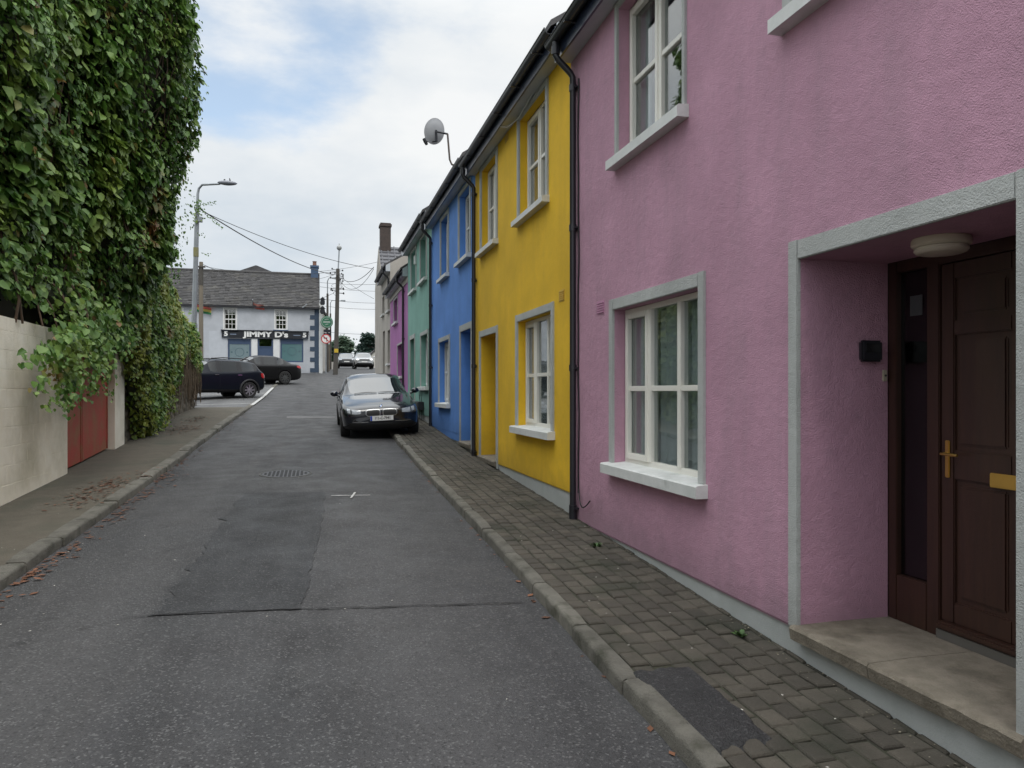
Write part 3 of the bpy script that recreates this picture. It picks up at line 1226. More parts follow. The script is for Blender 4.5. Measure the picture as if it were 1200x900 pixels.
def downpipe(parent, y, zs, zb, ov=.19, x=WX, r=.036, cable=True):
    gx = x - ov - .065
    mb = MB()
    mb.tube([(gx, y, zs + .12), (gx, y, zs - .04), (gx + .03, y, zs - .08), (x - .085, y, zs - .21), (x - .055, y, zs - .26), (x - .055, y, zb + .02)], r, 12)
    mb.tube([(gx, y, zs + .06), (gx, y, zs - .03)], r + .012, 12)
    z = zs - .34
    while z > zb:
        mb.tube([(x - .055, y, z), (x - .055, y, z - .07)], r + .008, 12)
        mb.box(x - .06, x - .004, y - .06, y + .06, z - .045, z - .025)
        z -= 1.55
    mb.tube([(x - .055, y, zb + .10), (x - .055, y, zb + .0)], r + .008, 12)
    o = mb.build('downpipe', BLACKP, parent, smooth=True)
    if cable:
        mb = MB()
        pts_ = [(x - .012, y - .062 + .010 * math.sin(z_ * 3.1) + .008 * math.sin(z_ * 7), z_) for z_ in np.arange(zb + .3, zs - .2, .12)]
        mb.tube(pts_, .008, 6)
        mb.build('wall_cable', CABLE, parent, smooth=True)
    return o


def shell(mb, y0, y1, z0, z1, depth=7.0, x=WX, gable=True, pitch=33):
    """side and back walls of a house, with gable triangles"""
    a, b = y0 + .004, y1 - .004
    tp = math.tan(R(pitch))
    z1f = z1 + .15 + .225 * tp          # up to the underside of the roof
    zr_ = z1f + depth / 2 * tp
    for yy in (a, b):
        mb.add([(x + .0, yy, z0), (x + depth, yy, z0), (x + depth, yy, z1), (x + depth / 2, yy, zr_), (x, yy, z1f)], [(0, 1, 2, 3, 4)])
    mb.quad((x + depth, a, z0), (x + depth, b, z0), (x + depth, b, z1), (x + depth, a, z1))


def door_panel(parent, ya, yb, za, zb, x, mat, handle=True, plate=False, glazed=False):
    mb = MB()
    mb.box(x + .012, x + .05, ya, yb, za, zb)
    mid = (ya + yb) / 2
    hs = za + (zb - za)
    st = .09
    rows = ((za + .12, za + (zb - za) * .40), (za + (zb - za) * .48, za + (zb - za) * .80), (za + (zb - za) * .84, zb - .09))
    # stiles and rails proud of the panels
    for (a_, b_, c_, d_) in ((ya, ya + st, za, zb), (yb - st, yb, za, zb), (mid - .05, mid + .05, za, zb)):
        mb.bbox(x - .006, x + .02, a_, b_, c_, d_, .006)
    zz = [za] + [q for r_ in rows for q in r_] + [zb]
    for k in range(0, len(zz), 2):
        for (a_, b_) in ((ya + st - .004, mid - .046), (mid + .046, yb - st + .004)):
            mb.bbox(x - .005, x + .02, a_, b_, zz[k], zz[k + 1], .006)
    for r0, r1 in rows:
        for (a_, b_) in ((ya + st + .03, mid - .08), (mid + .08, yb - st - .03)):
            mb.bbox(x - .0, x + .02, a_, b_, r0 + .03, r1 - .03, .012)
    d = mb.build('door', mat, parent)
    if handle:
        hy = yb - .05
        hz = za + (zb - za) * .455
        h = MB()
        h.bbox(x - .016, x - .005, hy - .015, hy + .015, hz - .105, hz + .105, .004)
        h.tube([(x - .01, hy, hz + .03), (x - .055, hy, hz + .03), (x - .06, hy - .02, hz + .03), (x - .052, hy - .105, hz + .028)], .0085, 8)
        h.build('handle', BRASS, d, smooth=True)
    if plate:
        pz = za + (zb - za) * .412
        p = MB()
        p.bbox(x - .016, x - .004, mid - .17, mid + .17, pz - .038, pz + .038, .004)
        p.build('letter_plate', M('brass_plate', (.55, .33, .07), (.48, .29, .06), 6, .38, metal=.35), d)
    return d


def vent(parent, y, z, mat):
    mb = MB()
    for k in range(5):
        mb.box(WX - .012, WX + .0, y - .09, y + .09, z + .024 * k - .05, z + .024 * k - .036)
    mb.box(WX - .003, WX + .002, y - .1, y + .1, z - .065, z + .075)
    return mb.build('vent', mat, parent)


def house(name, label, y0, y1, zplinth, zs, wallmat, windows, doors, pitch=33, dp=None, wall_extra=None):
    zb = min(zr(y0), zr(y1)) - .2
    root = thing(name, label, 'house', (WX, (y0 + y1) / 2, zr((y0 + y1) / 2) + KH))
    ops = [(a, b, c, d, dep) for (a, b, c, d, dep) in windows] + [(a, b, c, d, dep) for (a, b, c, d, dep) in doors]
    mb = MB()
    wall_front(mb, y0, y1, zplinth, zs + .05, ops)
    shell(mb, y0, y1, zb, zs + .05, pitch=pitch)
    p = y0 + .001
    for a, b in sorted((d[0], d[1]) for d in doors) + [(y1 - .001, 0)]:
        mb.box(WX - .0, WX + .02, p, a, zplinth - .006, zplinth + .004)      # drip at the foot of the render
        p = b
    mb.build('wall', wallmat, root, fix=False)
    # plinth, set back under the render; broken at the doors
    cuts = sorted([(d[0], d[1]) for d in doors])
    mb = MB()
    p = y0 + .002
    for a, b in cuts + [(y1 - .002, None)]:
        if a > p:
            mb.box(WX + .014, WX + .25, p, a - .006, zb, zplinth - .002)
        if b is not None:
            p = b + .006
    mb.build('plinth', PLI, root)
    # dark interior
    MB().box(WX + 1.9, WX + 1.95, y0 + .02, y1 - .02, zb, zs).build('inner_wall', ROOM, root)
    eaves(root, y0, y1, zs, pitch=pitch)
    return root


def step_slab(parent, ya, yb, ztop, x1, joints=(), pr=.06, th=.085):
    mb = MB()
    edges = [ya] + list(joints) + [yb]
    for a, b in zip(edges[:-1], edges[1:]):
        nseg = 14
        rows = []
        for k in range(nseg + 1):
            yy = a + .003 + (b - a - .006) * k / nseg
            ch = .006 * noise.noise((yy * 9, 1, ztop)) + (.010 if random.random() < .12 else 0)
            xx = WX - pr + ch
            rows.append([(xx + .01, yy, ztop - th), (xx, yy, ztop - .018), (xx + .012 + abs(ch), yy, ztop - .002), (WX + .2, yy, ztop + .003), (x1, yy, ztop), (x1, yy, ztop - th)])
        m = 6
        vs_ = [p for r_ in rows for p in r_]
        fs_ = [(i * m + q, i * m + (q + 1) % m, (i + 1) * m + (q + 1) % m, (i + 1) * m + q) for i in range(nseg) for q in range(m)]
        fs_ += [tuple(range(m)), tuple(nseg * m + q for q in range(m))]
        mb.add(vs_, fs_)
    s = mb.build('step', STONE, parent, smooth=True)
    r = MB().box(WX + .011, WX + .3, ya - .001, yb + .001, zr(ya) - .3, ztop - th - .002).build('riser', PLI, s)
    return s


# --- pink house
PKY = 8.0
Yp = -5.2
yb_, ya_ = WY(719.5), WY(820.5)
zt = WZ(830, 314.6) - .115
zsl = 1.17
PK_low = (ya_, yb_, zsl, zt, .115)
uyb, uya = WY(724.5), WY(801.5)
PK_up = (uya, uyb, 4.10, 5.54, .115)
u2b = WY(930)
PK_up2 = (u2b - 1.05, u2b, 4.175, 5.54, .115)
PK_low2 = (-1.6, .35, zsl, zt, .115)
dyb, dya = WY(937), WY(1195)
dzb, dzt = WZ(945, 736), WZ(937, 303.5)
DD = .63
pink = house('pink_terraced_house', 'pink roughcast terraced house with dark wooden front door, nearest to the viewer', Yp, PKY, .437, 5.60, PINK,
             [PK_low, PK_up, PK_up2, PK_low2], [(dya, dyb, dzb - .03, dzt, DD)])
window(pink, *PK_low, cols=(1.0, 1.12, 1.0), bar=.485, sash=(0,), swt=.105, sw=.085, sill_h=.10)
window(pink, *PK_up, cols=(1, 1), bar=.5, sash=(0,), sill_h=.10, sw=.05, swt=.055, curtain='drape')
window(pink, *PK_up2, cols=(1, 1), bar=.5, sill_h=.10, swt=.055)
window(pink, *PK_low2, cols=(1, 1.1, 1), bar=.485, sill_h=.10)
surround(pink, dya, dyb, .437, dzt, .085, .115)
step_slab(pink, dya - .06, dyb + .02, dzb, WX + DD + .1, joints=[dya + (dyb - dya) * .56])
# porch back: frame, sidelight, door
xd = WX + DD
mb = MB()
dsp = W(1100, 600, xd)[0]
for (a_, b_, c_, d_) in ((dyb - .07, dyb - .001, dzb, dzt - .001), (dsp, dsp + .09, dzb, dzt - .06), (dya + .001, dya + .06, dzb, dzt - .001), (dya + .06, dyb - .07, dzt - .07, dzt - .002), (dsp + .09, dyb - .07, dzb, dzb + .28)):
    mb.bbox(xd + .002, xd + .08, a_, b_, c_, d_, .005)
fr = mb.build('door_frame', WOODD, pink)
MB().box(xd + .035, xd + .041, dsp + .08, dyb - .06, dzb + .26, dzt - .06).build('sidelight', SGLASS, fr)
MB().box(xd + .12, xd + .125, dsp + .02, dyb - .02, dzb, dzt).build('sidelight_blind', M('dim_blind', (.035, .032, .032), None, 3, .9), fr)
MB().box(xd + .036, xd + .045, dsp + .16, dsp + .25, dzt - .34, dzt - .22).build('sticker', M('pale_sticker', (.35, .37, .38), None, 5, .6), fr)
dr = door_panel(pink, dya + .062, dsp - .002, dzb + .10, dzt - .075, xd + .02, WOODD, plate=True)
MB().bbox(xd - .03, xd + .03, dya + .062, dsp - .002, dzb + .055, dzb + .10, .012).build('weatherboard', WOODD, dr)
MB().box(xd - .02, xd + .08, dya + .061, dsp - .001, dzb, dzb + .052).build('threshold', M('threshold_stone', (.10, .095, .085), None, 5, .8), pink)
vent(pink, WY(704), WZ(704, 361), M('pink_vent', (.50, .25, .38), None, 3, .6))
downpipe(pink, PKY - .22, 5.60, zr(PKY) + KH - .02)
mb = MB()
cb = [(WX - .012, PKY - .22 - .06, zr(PKY) + KH + .32)]
for k in range(9):
    a = k / 8
    cb.append((WX - .015 - .03 * math.sin(a * 3), PKY - .30 - .36 * a, zr(PKY) + KH + .32 - .20 * math.sin(a * 2.6) * (1 - a * .3)))
mb.tube(cb, .007, 6)
mb.build('wall_cable', CABLE, pink, smooth=True)

# small things at the pink door
bx = W(1025, 411, 3.25)
o = thing('intercom_box', 'small black box fixed to the pink doorway reveal', 'wall box', (3.2, dyb, WZ(1025, 411, 3.3)))
zc = WZ(1025, 411, 3.28)
mb = MB()
mb.bbox(3.21, 3.36, dyb - .045, dyb - .001, zc - .065, zc + .065, .012)
mb.build('casing', BLACKP, o)
MB().bbox(3.235, 3.335, dyb - .050, dyb - .044, zc - .01, zc + .045, .002).build('cover', M('dark_glass_cover', (.02, .02, .022), None, 3, .15), o)
o = thing('bell_push', 'tiny cream bell push beside the dark wooden door frame', 'bell', (3.39, dyb, WZ(1040, 438, 3.4)))
zc = WZ(1040, 440, 3.4)
MB().bbox(3.385, 3.415, dyb - .016, dyb - .001, zc - .035, zc + .035, .004).build('plate', M('bell_cream', (.50, .46, .36), None, 3, .5), o)
MB().lathe([(.007, -.02), (.007, -.014)], (3.40, dyb, zc), 'y', 12).build('button', BLACKP, o)
o = thing('porch_light', 'round cream ceiling light under the pink doorway lintel', 'light', (3.12, WY(1103, 3.12), dzt))
lx, ly = 3.13, W(1103, 283, 3.13)[0]
mb = MB().lathe([(0, 0), (.135, 0), (.14, -.012), (.14, -.035), (.128, -.045), (0, -.045)], (lx, ly, dzt - .001), seg=36)
mb.build('base', M('lamp_cream', (.62, .56, .44), (.55, .50, .40), 5, .5), o, smooth=True)
mb = MB().lathe([(0, -.047), (.124, -.047), (.128, -.062), (.118, -.074), (.10, -.080), (0, -.085)], (lx, ly, dzt - .001), seg=36)
mb.build('diffuser', M('opal_cream', (.66, .61, .50), None, 3, .35), o, smooth=True)

# --- yellow house
YW1 = WY(557)
yw = [(WY(647), WY(607), 1.375, WZ(651, 351) - .115, .115),
      (WY(640.5), WY(609), 4.31, 5.72, .115),
      (WY(582), WY(564.5), 4.31, 5.72, .115)]
yd = (WY(582.4), WY(563.5), WZ(584, 541), WZ(583, 389), .63)
yel = house('yellow_terraced_house', 'bright yellow terraced house with recessed doorway, beside the pink house', PKY, YW1, .715, 5.80, YEL, yw, [(yd[0], yd[1], yd[2] - .03, yd[3], yd[4])])
window(yel, *yw[0], cols=(1, 1.12, 1.0), bar=.48, sash=(0,), sill_h=.10)
window(yel, *yw[1], cols=(1, 1), bar=.5, sash=(0,), swt=.07, curtain='drape')
window(yel, *yw[2], cols=(1, 1), bar=.5, sash=(0,), swt=.07, curtain='drape')
surround(yel, yd[0], yd[1], zr(yd[0]) + KH, yd[3], .08, .11)
step_slab(yel, yd[0] - .02, yd[1] + .02, yd[2], WX + .7)
door_panel(yel, yd[0] + .04, yd[1] - .04, yd[2], yd[3] - .05, WX + .62, M('cream_door', (.35, .30, .2), None, 4, .5))
vent(yel, WY(658.5), WZ(658, 347), M('yellow_vent', (.60, .38, .05), None, 3, .6))
vent(yel, WY(594), WZ(594, 161), M('yellow_vent', (.60, .38, .05), None, 3, .6))
downpipe(yel, YW1 - .12, 5.80, zr(YW1) + KH - .02, cable=False)
mb = MB()
mb.tube([(WX - .18, WY(600) + .0, 5.775), (WX - .12, WY(604), 5.70), (WX - .07, WY(612), 5.69), (WX - .06, WY(622), 5.74), (WX - .05, WY(628), 5.79)], .006, 6)
mb.build('wall_cable', M('white_cable', (.6, .6, .6), None, 3, .5), yel, smooth=True)

# --- blue house
YB1 = WY(506)
bw = [(WY(526.7), WY(515), 1.605, WZ(529, 389.3) - .125, .13),
      (WY(551), WY(538.5), 4.47, 5.80, .13),
      (WY(525.5), WY(517), 4.47, 5.80, .13)]
bd = (WY(552.8), WY(540), WZ(541, 516.7), WZ(552, 384.4), .63)
blu = house('blue_terraced_house', 'blue terraced house with white window surrounds, between yellow and green houses', YW1, YB1, 1.0, 5.94, BLU, bw, [(bd[0], bd[1], bd[2] - .03, bd[3], bd[4])])
WFR = M('white_frame', (.74, .75, .75), None, 3, .4)
window(blu, *bw[0], cols=(1, 1.1, 1), bar=.5, frame=WFR, sash=(0, 2), sill_h=.10)
window(blu, *bw[1], cols=(1, 1), bar=.5, frame=WFR, swt=.09, sash=(0,), split=True)
window(blu, *bw[2], cols=(1, 1), bar=.5, frame=WFR, swt=.09, sash=(0,), split=True)
surround(blu, bd[0], bd[1], zr(bd[0]) + KH, bd[3], .07, .13)
step_slab(blu, bd[0] - .02, bd[1] + .02, bd[2], WX + .7)
door_panel(blu, bd[0] + .04, bd[1] - .04, bd[2], bd[3] - .05, WX + .62, M('blue_door', (.03, .07, .2), None, 4, .5))
downpipe(blu, YB1 - .12, 5.94, zr(YB1) + KH - .02, cable=False)

# --- green house
YG1 = WY(478)
gw = [(WY(501.5), WY(493.5), 2.0, WZ(502.5, 384) - .12, .14),
      (WY(500), WY(493), 4.88, 6.06, .14),
      (WY(487.7), WY(482), 4.88, 6.06, .14)]
gd = (WY(486.2), WY(481), 1.22, WZ(486, 396), .55)
grn = house('green_terraced_house', 'pale green terraced house between the blue and the purple house', YB1, YG1, 1.40, 6.16, GRN, gw, [gd])
window(grn, *gw[0], cols=(1, 1, 1), bar=.5, frame=WFR, sash=(0, 2), sill_h=.10)
window(grn, *gw[1], cols=(1, 1), bar=.5, frame=WFR, swt=.08)
window(grn, *gw[2], cols=(1, 1), bar=.5, frame=WFR, swt=.08)
surround(grn, gd[0], gd[1], zr(gd[0]) + KH, gd[3], .07, .13)
step_slab(grn, gd[0] - .02, gd[1] + .02, gd[2], WX + .6)
door_panel(grn, gd[0] + .04, gd[1] - .04, gd[2], gd[3] - .05, WX + .54, M('green_door', (.03, .09, .06), None, 4, .5))
mb = MB()
mb.bbox(WX - .07, WX - .001, WY(488) - .05, WY(488) + .05, 5.55, 5.80, .01)
mb.build('alarm_box', SIGNW, grn)
# meter box and hanging cables under the green sill
o = thing('meter_box', 'black box hung low on the green house wall beside the parked saloon', 'meter box', (WX - .1, WY(493), WZ(493, 480)))
zc = WZ(492, 475)
MB().bbox(WX - .16, WX - .001, WY(497), WY(489.5), zc - .11, zc + .11, .012).build('casing', BLACKP, o)
MB().bbox(WX - .168, WX - .158, WY(496.4), WY(490.2), zc - .09, zc + .09, .004).build('lid', M('black_lid', (.02, .02, .022), None, 3, .4), o)
mb = MB()
for k, q in enumerate((496.5, 494.5)):
    yy = WY(q)
    mb.tube([(WX - .10 + .02 * k, yy, 1.95), (WX - .06, yy + .05, 1.7), (WX - .05, yy - .06, 1.5), (WX - .07, yy + .02, 1.2), (WX - .05, yy, zr(yy) + KH)], .010, 6)
mb.build('cable_run', CABLE, o, smooth=True)

# --- purple house (lower eaves)
YP1 = WY(457.3)
pw = [(WY(466.2), WY(461.8), WZ(464, 378), WZ(466, 348), .12), (WY(472), WY(466), WZ(469, 441), WZ(472, 402), .12)]
pur = house('purple_terraced_house', 'purple terraced house with low eaves, behind the parked black saloon', YG1, YP1, 1.7, 5.52, PUR, pw, [])
for q in pw:
    window(pur, *q, cols=(1, 1), bar=.5, frame=M('purple_frame', (.30, .10, .28), None, 4, .5), sw=.05, swt=.06, curtain=False)
downpipe(pur, WY(474.2), 5.52, zr(YG1) + KH, cable=False)
MB().box(WX - .03, WX + .0, YG1 + .01, YP1 - .01, 5.34, 5.515).build('frieze', PALE, pur)

# --- beige house, its gable stands over the purple roof
YH1 = WY(447)
hw = [(WY(457.0), WY(454.2), WZ(455.5, 364), WZ(455.5, 344), .12), (WY(450.5), WY(448), WZ(449, 369), WZ(449, 348), .12), (WY(457), WY(454.2), WZ(455.5, 426), WZ(455.5, 387), .12)]
hd = (WY(451), WY(448.6), zr(32) + KH + .05, WZ(450, 388), .3)
bei = house('beige_terraced_house', 'plain beige house with dark door beyond the purple house', YP1, YH1, 1.9, 6.6, GRY, hw, [hd], pitch=30)
for q in hw:
    window(bei, *q, cols=(1, 1), bar=.5, frame=M('grey_frame', (.2, .19, .18), None, 4, .5), sw=0, curtain=False)
door_panel(bei, hd[0] + .03, hd[1] - .03, hd[2], hd[3] - .03, WX + .28, BLACKP)
downpipe(bei, YP1 + .25, 6.6, 5.9, cable=False)

# --- gable-fronted end house with chimney
Ya, Ym, Yz = YH1, WY(443.3), WY(439.5)
ze, zap = WZ(446.8, 326), WZ(443.5, 291)
zg = zr(Ya) - .3
end = thing('gabled_house', 'tall beige gable fronted house with brick chimney at the far end of the terrace', 'house', (WX, Ym, zr(Ym) + KH))
MB().prism([(Ya + .005, zg), (Yz, zg), (Yz, ze), (Ym, zap), (Ya + .005, ze)], 'x', WX, WX + 9).build('wall', GRY, end)
TILE = M('grey_roof_tile', (.075, .078, .09), (.11, .11, .12), 3, .55, .3, 20)
mb = MB()
sl_ = (zap - ze) / (Ym - Ya)
for (yA, zA, yB, zB) in ((Ya - .22, ze - .22 * sl_, Ym, zap), (Yz + .2, ze - .2 * sl_, Ym, zap)):
    mb.add([(WX + .02, yA, zA + .02), (WX + 9, yA, zA + .02), (WX + 9, yB, zB + .02), (WX + .02, yB, zB + .02),
            (WX + .02, yA, zA + .11), (WX + 9, yA, zA + .11), (WX + 9, yB, zB + .11), (WX + .02, yB, zB + .11)],
           [(0, 1, 2, 3), (4, 7, 6, 5), (0, 4, 5, 1), (1, 5, 6, 2), (2, 6, 7, 3), (3, 7, 4, 0)])
rowsn = 9
for k in range(rowsn):                                   # tile courses and vertical ribs
    a = (k + .2) / rowsn
    yA = Ya - .2 + (Ym - Ya + .2) * a
    zA = ze - .2 * sl_ + (zap - ze + .2 * sl_) * a
    mb.box(WX + .03, WX + 9, yA - .02, yA + .03, zA + .11, zA + .155)
for k in range(28):
    xx = WX + .1 + k * .30
    mb.add([(xx, Ya - .2, ze - .2 * sl_ + .10), (xx + .05, Ya - .2, ze - .2 * sl_ + .10), (xx + .05, Ym, zap + .10), (xx, Ym, zap + .10), (xx, Ya - .2, ze - .2 * sl_ + .15), (xx + .05, Ya - .2, ze - .2 * sl_ + .15), (xx + .05, Ym, zap + .15), (xx, Ym, zap + .15)],
           [(0, 1, 2, 3), (4, 7, 6, 5), (0, 4, 5, 1), (1, 5, 6, 2), (2, 6, 7, 3), (3, 7, 4, 0)])
mb.build('roof', TILE, end)
zc0, zc1 = zap - .3, WZ(449, 264, 3.05)
mb = MB()
mb.box(WX + .08, WX + .56, Ym - .28, Ym + .28, zc0, zc1 - .16)
mb.box(WX + .04, WX + .60, Ym - .32, Ym + .32, zc1 - .16, zc1 - .06)
mb.box(WX + .08, WX + .56, Ym - .28, Ym + .28, zc1 - .06, zc1)
mb.build('chimney', BRICK, end)

# --- satellite dish over the blue gutter
bp = PY(527, 190, 14.6)
o = thing('satellite_dish', 'grey satellite dish on a bent pole above the blue house gutter', 'satellite dish', bp)
top = PY(524.5, 157, 14.6)
mb = MB()
mb.tube([(bp.x + .22, bp.y, bp.z - .10), (bp.x + .04, bp.y, bp.z - .04), (bp.x, bp.y, bp.z + .05), tuple(top)], .019, 10)
mb.build('pole', M('dull_steel', (.10, .09, .09), (.14, .10, .08), 8, .5, metal=.5), o, smooth=True)
dc = PY(509.5, 154, 14.75)
mb = MB()
mb.lathe([(0, -.03), (.10, -.026), (.18, -.011), (.235, .012), (.24, .012), (.24, .017), (.18, -.004), (.10, -.019), (0, -.023)], (0, 0, 0), 'z', 36)
d_ = mb.build('dish', M('dish_grey', (.55, .56, .58), (.48, .49, .51), 4, .45), o, smooth=True)
fwd = Vector((-.42, .84, .33)).normalized()       # the dish looks away up the street
rot = fwd.to_track_quat('Z', 'Y').to_matrix().to_4x4()
d_.data.transform(Matrix.Translation(dc) @ rot @ Matrix.Diagonal((1.0, 1.06, 1, 1)))
back = dc - fwd * .05
mb = MB()
mb.tube([tuple(top), tuple(back + Vector((.02, 0, .0)))], .020, 8)
mb.tube([tuple(back + Vector((0, 0, .03))), tuple(dc - fwd * .03 + Vector((.02, 0, -.2)))], .022, 8)
mb.build('bracket', BLACKP, o, smooth=True)
lnb = PY(498.5, 166, 14.95)
mb = MB().tube([tuple(dc - fwd * .03 + Vector((.02, 0, -.2))), tuple(lnb)], .012, 8)
mb.build('arm', BLACKP, o, smooth=True)
mb = MB().tube([tuple(lnb + Vector((-.03, 0, .06))), tuple(lnb + Vector((0, 0, .0))), tuple(lnb + Vector((.03, 0, -.06)))], [.035, .038, .028], 10)
mb.build('receiver', BLACKP, o, smooth=True)

# ------------------------------------------------------------------ left side: walls, gate, creeper building
YC = 12.25     # end of the cream wall
gy0, gy1 = 12.28, 15.0
ztop_c = 2.36 + .06


def left_slab(mb, y0, y1, z0f, z1f, off0, off1, n=8):
    vs_ = []
    for k in range(n + 1):
        y = y0 + (y1 - y0) * k / n
        x = lwx(y)
        vs_ += [(x + off0, y, z0f(y)), (x + off0, y, z1f(y)), (x + off1, y, z1f(y)), (x + off1, y, z0f(y))]
    fs_ = [(i * 4 + q, i * 4 + (q + 1) % 4, (i + 1) * 4 + (q + 1) % 4, (i + 1) * 4 + q) for i in range(n) for q in range(4)]
    fs_ += [(0, 1, 2, 3), tuple(n * 4 + q for q in range(4))]
    mb.add(vs_, fs_)


mb = MB()      # painted block wall: courses of blocks with soft joints in real relief
bh, bl = .225, .45
y = -2.0
cw = thing('block_wall', 'cream painted block wall beside the red gate, under overhanging creeper', 'wall', (lwx(8), 8, zr(8) + KH))
left_slab(mb, -2, YC, lambda y: zr(y) - .2, lambda y: 2.74, -.0014, -.30, 12)
for r_ in range(12):
    z0 = .10 + r_ * bh
    z1 = min(z0 + bh - .006, 2.735)
    if z1 - z0 < .05:
        break
    yy = -2.0 + (r_ % 2) * bl / 2
    while yy < YC - .1:
        y1_ = min(yy + bl - .006, YC - .005)
        xa, xb = lwx(yy), lwx(y1_)
        j = random.uniform(-.0006, .0006)
        b_ = .006
        vs_ = [(xa - .010, yy, z0), (xb - .010, y1_, z0), (xb - .010, y1_, z1), (xa - .010, yy, z1),
               (xa + j, yy + b_, z0 + b_), (xb + j, y1_ - b_, z0 + b_), (xb + j, y1_ - b_, z1 - b_), (xa + j, yy + b_, z1 - b_)]
        mb.add(vs_, [(4, 5, 6, 7), (0, 1, 5, 4), (1, 2, 6, 5), (2, 3, 7, 6), (3, 0, 4, 7)])
        yy += bl
mb.build('blocks', CREAM, cw)
gt = thing('red_gate', 'pair of red painted sheet metal gate leaves between cream wall and stone wall', 'gate', (lwx(13.6), 13.6, zr(13.6) + KH))
for (a, b) in ((gy0 + .02, (gy0 + gy1) / 2 - .30), ((gy0 + gy1) / 2 - .28, gy1 - .03)):
    mb = MB()
    zf0, zf1 = (lambda y: zr(y) + KH + .03), (lambda y: zr(13) + 2.35)
    left_slab(mb, a, b, zf0, zf1, -.10, -.125, 6)
    for q in (a, b - .05):
        left_slab(mb, q, q + .05, zf0, zf1, -.088, -.11, 1)
    left_slab(mb, a + .05, b - .05, lambda y: zf0(y) + 1.0, lambda y: zf0(y) + 1.05, -.090, -.11, 4)
    mb.build('gate_leaf', REDP, gt)
o = thing('gate_post', 'cream rendered post between the red gate and the ivy', 'post', (lwx(15.3), 15.3, zr(15.3) + KH))
mb = MB()
left_slab(mb, gy1, 15.75, lambda y: zr(y) - .1, lambda y: zr(15) + 2.55, .02, -.3, 2)
mb.build('post_body', CREAM, o)
mb = MB()
left_slab(mb, gy1 - .03, 15.78, lambda y: zr(15) + 2.552, lambda y: zr(15) + 2.62, .05, -.33, 2)
mb.build('coping', CREAM, o)

# rubble wall
SW0, SW1 = 15.76, 25.6
nu, nv = 300, 74
V = []
for i in range(nu + 1):
    y = SW0 + (SW1 - SW0) * i / nu
    for k in range(nv + 1):
        q = k / nv
        z0_, z1_ = zr(y) - .1, zr(y) + 2.55
        z = z0_ + (z1_ - z0_) * q
        d, pt = noise.voronoi((y * 3.1 + .3 * noise.noise((y * 2, z * 2, 1)), z * 5.6, 0))
        edge = min(1, (d[1] - d[0]) * 3.0)
        ht = (pt[0].x * 7.3 + pt[0].y * 3.1) % 1.0
        dx = .065 * (edge ** .5) * (.4 + .6 * ht) + .015 * noise.noise((y * 9, z * 9, 2))
        V.append((lwx(y) - .06 + dx, y, z))
F = [(i * (nv + 1) + k, (i + 1) * (nv + 1) + k, (i + 1) * (nv + 1) + k + 1, i * (nv + 1) + k + 1) for i in range(nu) for k in range(nv)]
sw = thing('stone_wall', 'rubble stone wall beside the pavement with ivy over its top', 'wall', (lwx(20), 20, zr(20) + KH))
np_mesh('stone_face', np.array(V), np.array(F), RUBBLE, sw, smooth=True)
mb = MB()
left_slab(mb, SW0, SW1, lambda y: zr(y) - .1, lambda y: zr(y) + 2.53, -.04, -.5, 10)
mb.build('wall_body', RUBBLE, sw)

# creeper-clad building; unseen sloped top shaped so upper windows reflect sky
BX = -3.95


def itop(y):
    return 2.55 + .475 * y  # made-up top line, kept low to leave sky in the window reflections


cb_ = thing('tall_building', 'dark masonry building almost wholly hidden under green creeper', 'building', (BX - 3, 10, zr(10)))
MB().prism([(1.0, 0), (15.7, 0), (15.7, itop(15.7) - .5), (1.0, itop(1.0) - .5)], 'x', BX - 7, BX).build('wall', CORE, cb_)
MB().prism([(.8, itop(.8) - .5), (15.9, itop(15.9) - .5), (15.9, itop(15.9) - .36), (.8, itop(.8) - .36)], 'x', BX - 7.1, BX + .05).build('roof', SLATE, cb_)  # unseen roof slab laid along the made-up slope


def sstep(a, b, x):
    if a > b:
        return 1 - sstep(b, a, x)
    t = min(1, max(0, (x - a) / (b - a)))
    return t * t * (3 - 2 * t)


LSH = np.array([(0, 0, 0), (-.42, .22, .05), (-.36, .62, .02), (0, 1.0, -.10), (.36, .62, .02), (.42, .22, .05)])


class Leaves:
    def __init__(self):
        self.p, self.n, self.d, self.s = [], [], [], []

    def add(self, p, n, d, s):
        self.p.append(p)
        self.n.append(n)
        self.d.append(d)
        self.s.append(s)

    def build(self, name, mat, parent):
        P, N, D, S = np.array(self.p), np.array(self.n), np.array(self.d), np.array(self.s)
        N /= np.linalg.norm(N, axis=1)[:, None]
        D = D - N * (D * N).sum(1)[:, None]
        D /= np.linalg.norm(D, axis=1)[:, None]
        X = np.cross(D, N)
        fold = rng.uniform(-.4, 1.6, len(P))
        wv_ = rng.uniform(.75, 1.15, len(P))
        V = np.zeros((len(P), 6, 3))
        for k in range(6):
            a, b, c = LSH[k]
            V[:, k] = P + S[:, None] * (X * (a * wv_)[:, None] + D * b + N * (c * fold + abs(a) * .25 * fold)[:, None])
        idx = np.arange(len(P))[:, None] * 6
        F = np.concatenate([idx + np.array([0, 1, 2, 3]), idx + np.array([0, 3, 4, 5])])
        return np_mesh(name, V.reshape(-1, 3), F, mat, parent)


PATHL = 20.5


def ivy_path(s):
    """plan path of the creeper face: along the street, then round the far corner. returns x, y, nx, ny"""
    y_end = 15.6
    s0 = y_end - 4.5
    if s < s0:
        return BX, 4.5 + s, 1.0, 0.0
    r = 1.2
    a = (s - s0) / r
    if a < math.pi / 2:
        return BX - r + r * math.cos(a), y_end + r * math.sin(a), math.cos(a), math.sin(a)
    return BX - r - (s - s0 - r * math.pi / 2), y_end + r, 0.0, 1.0


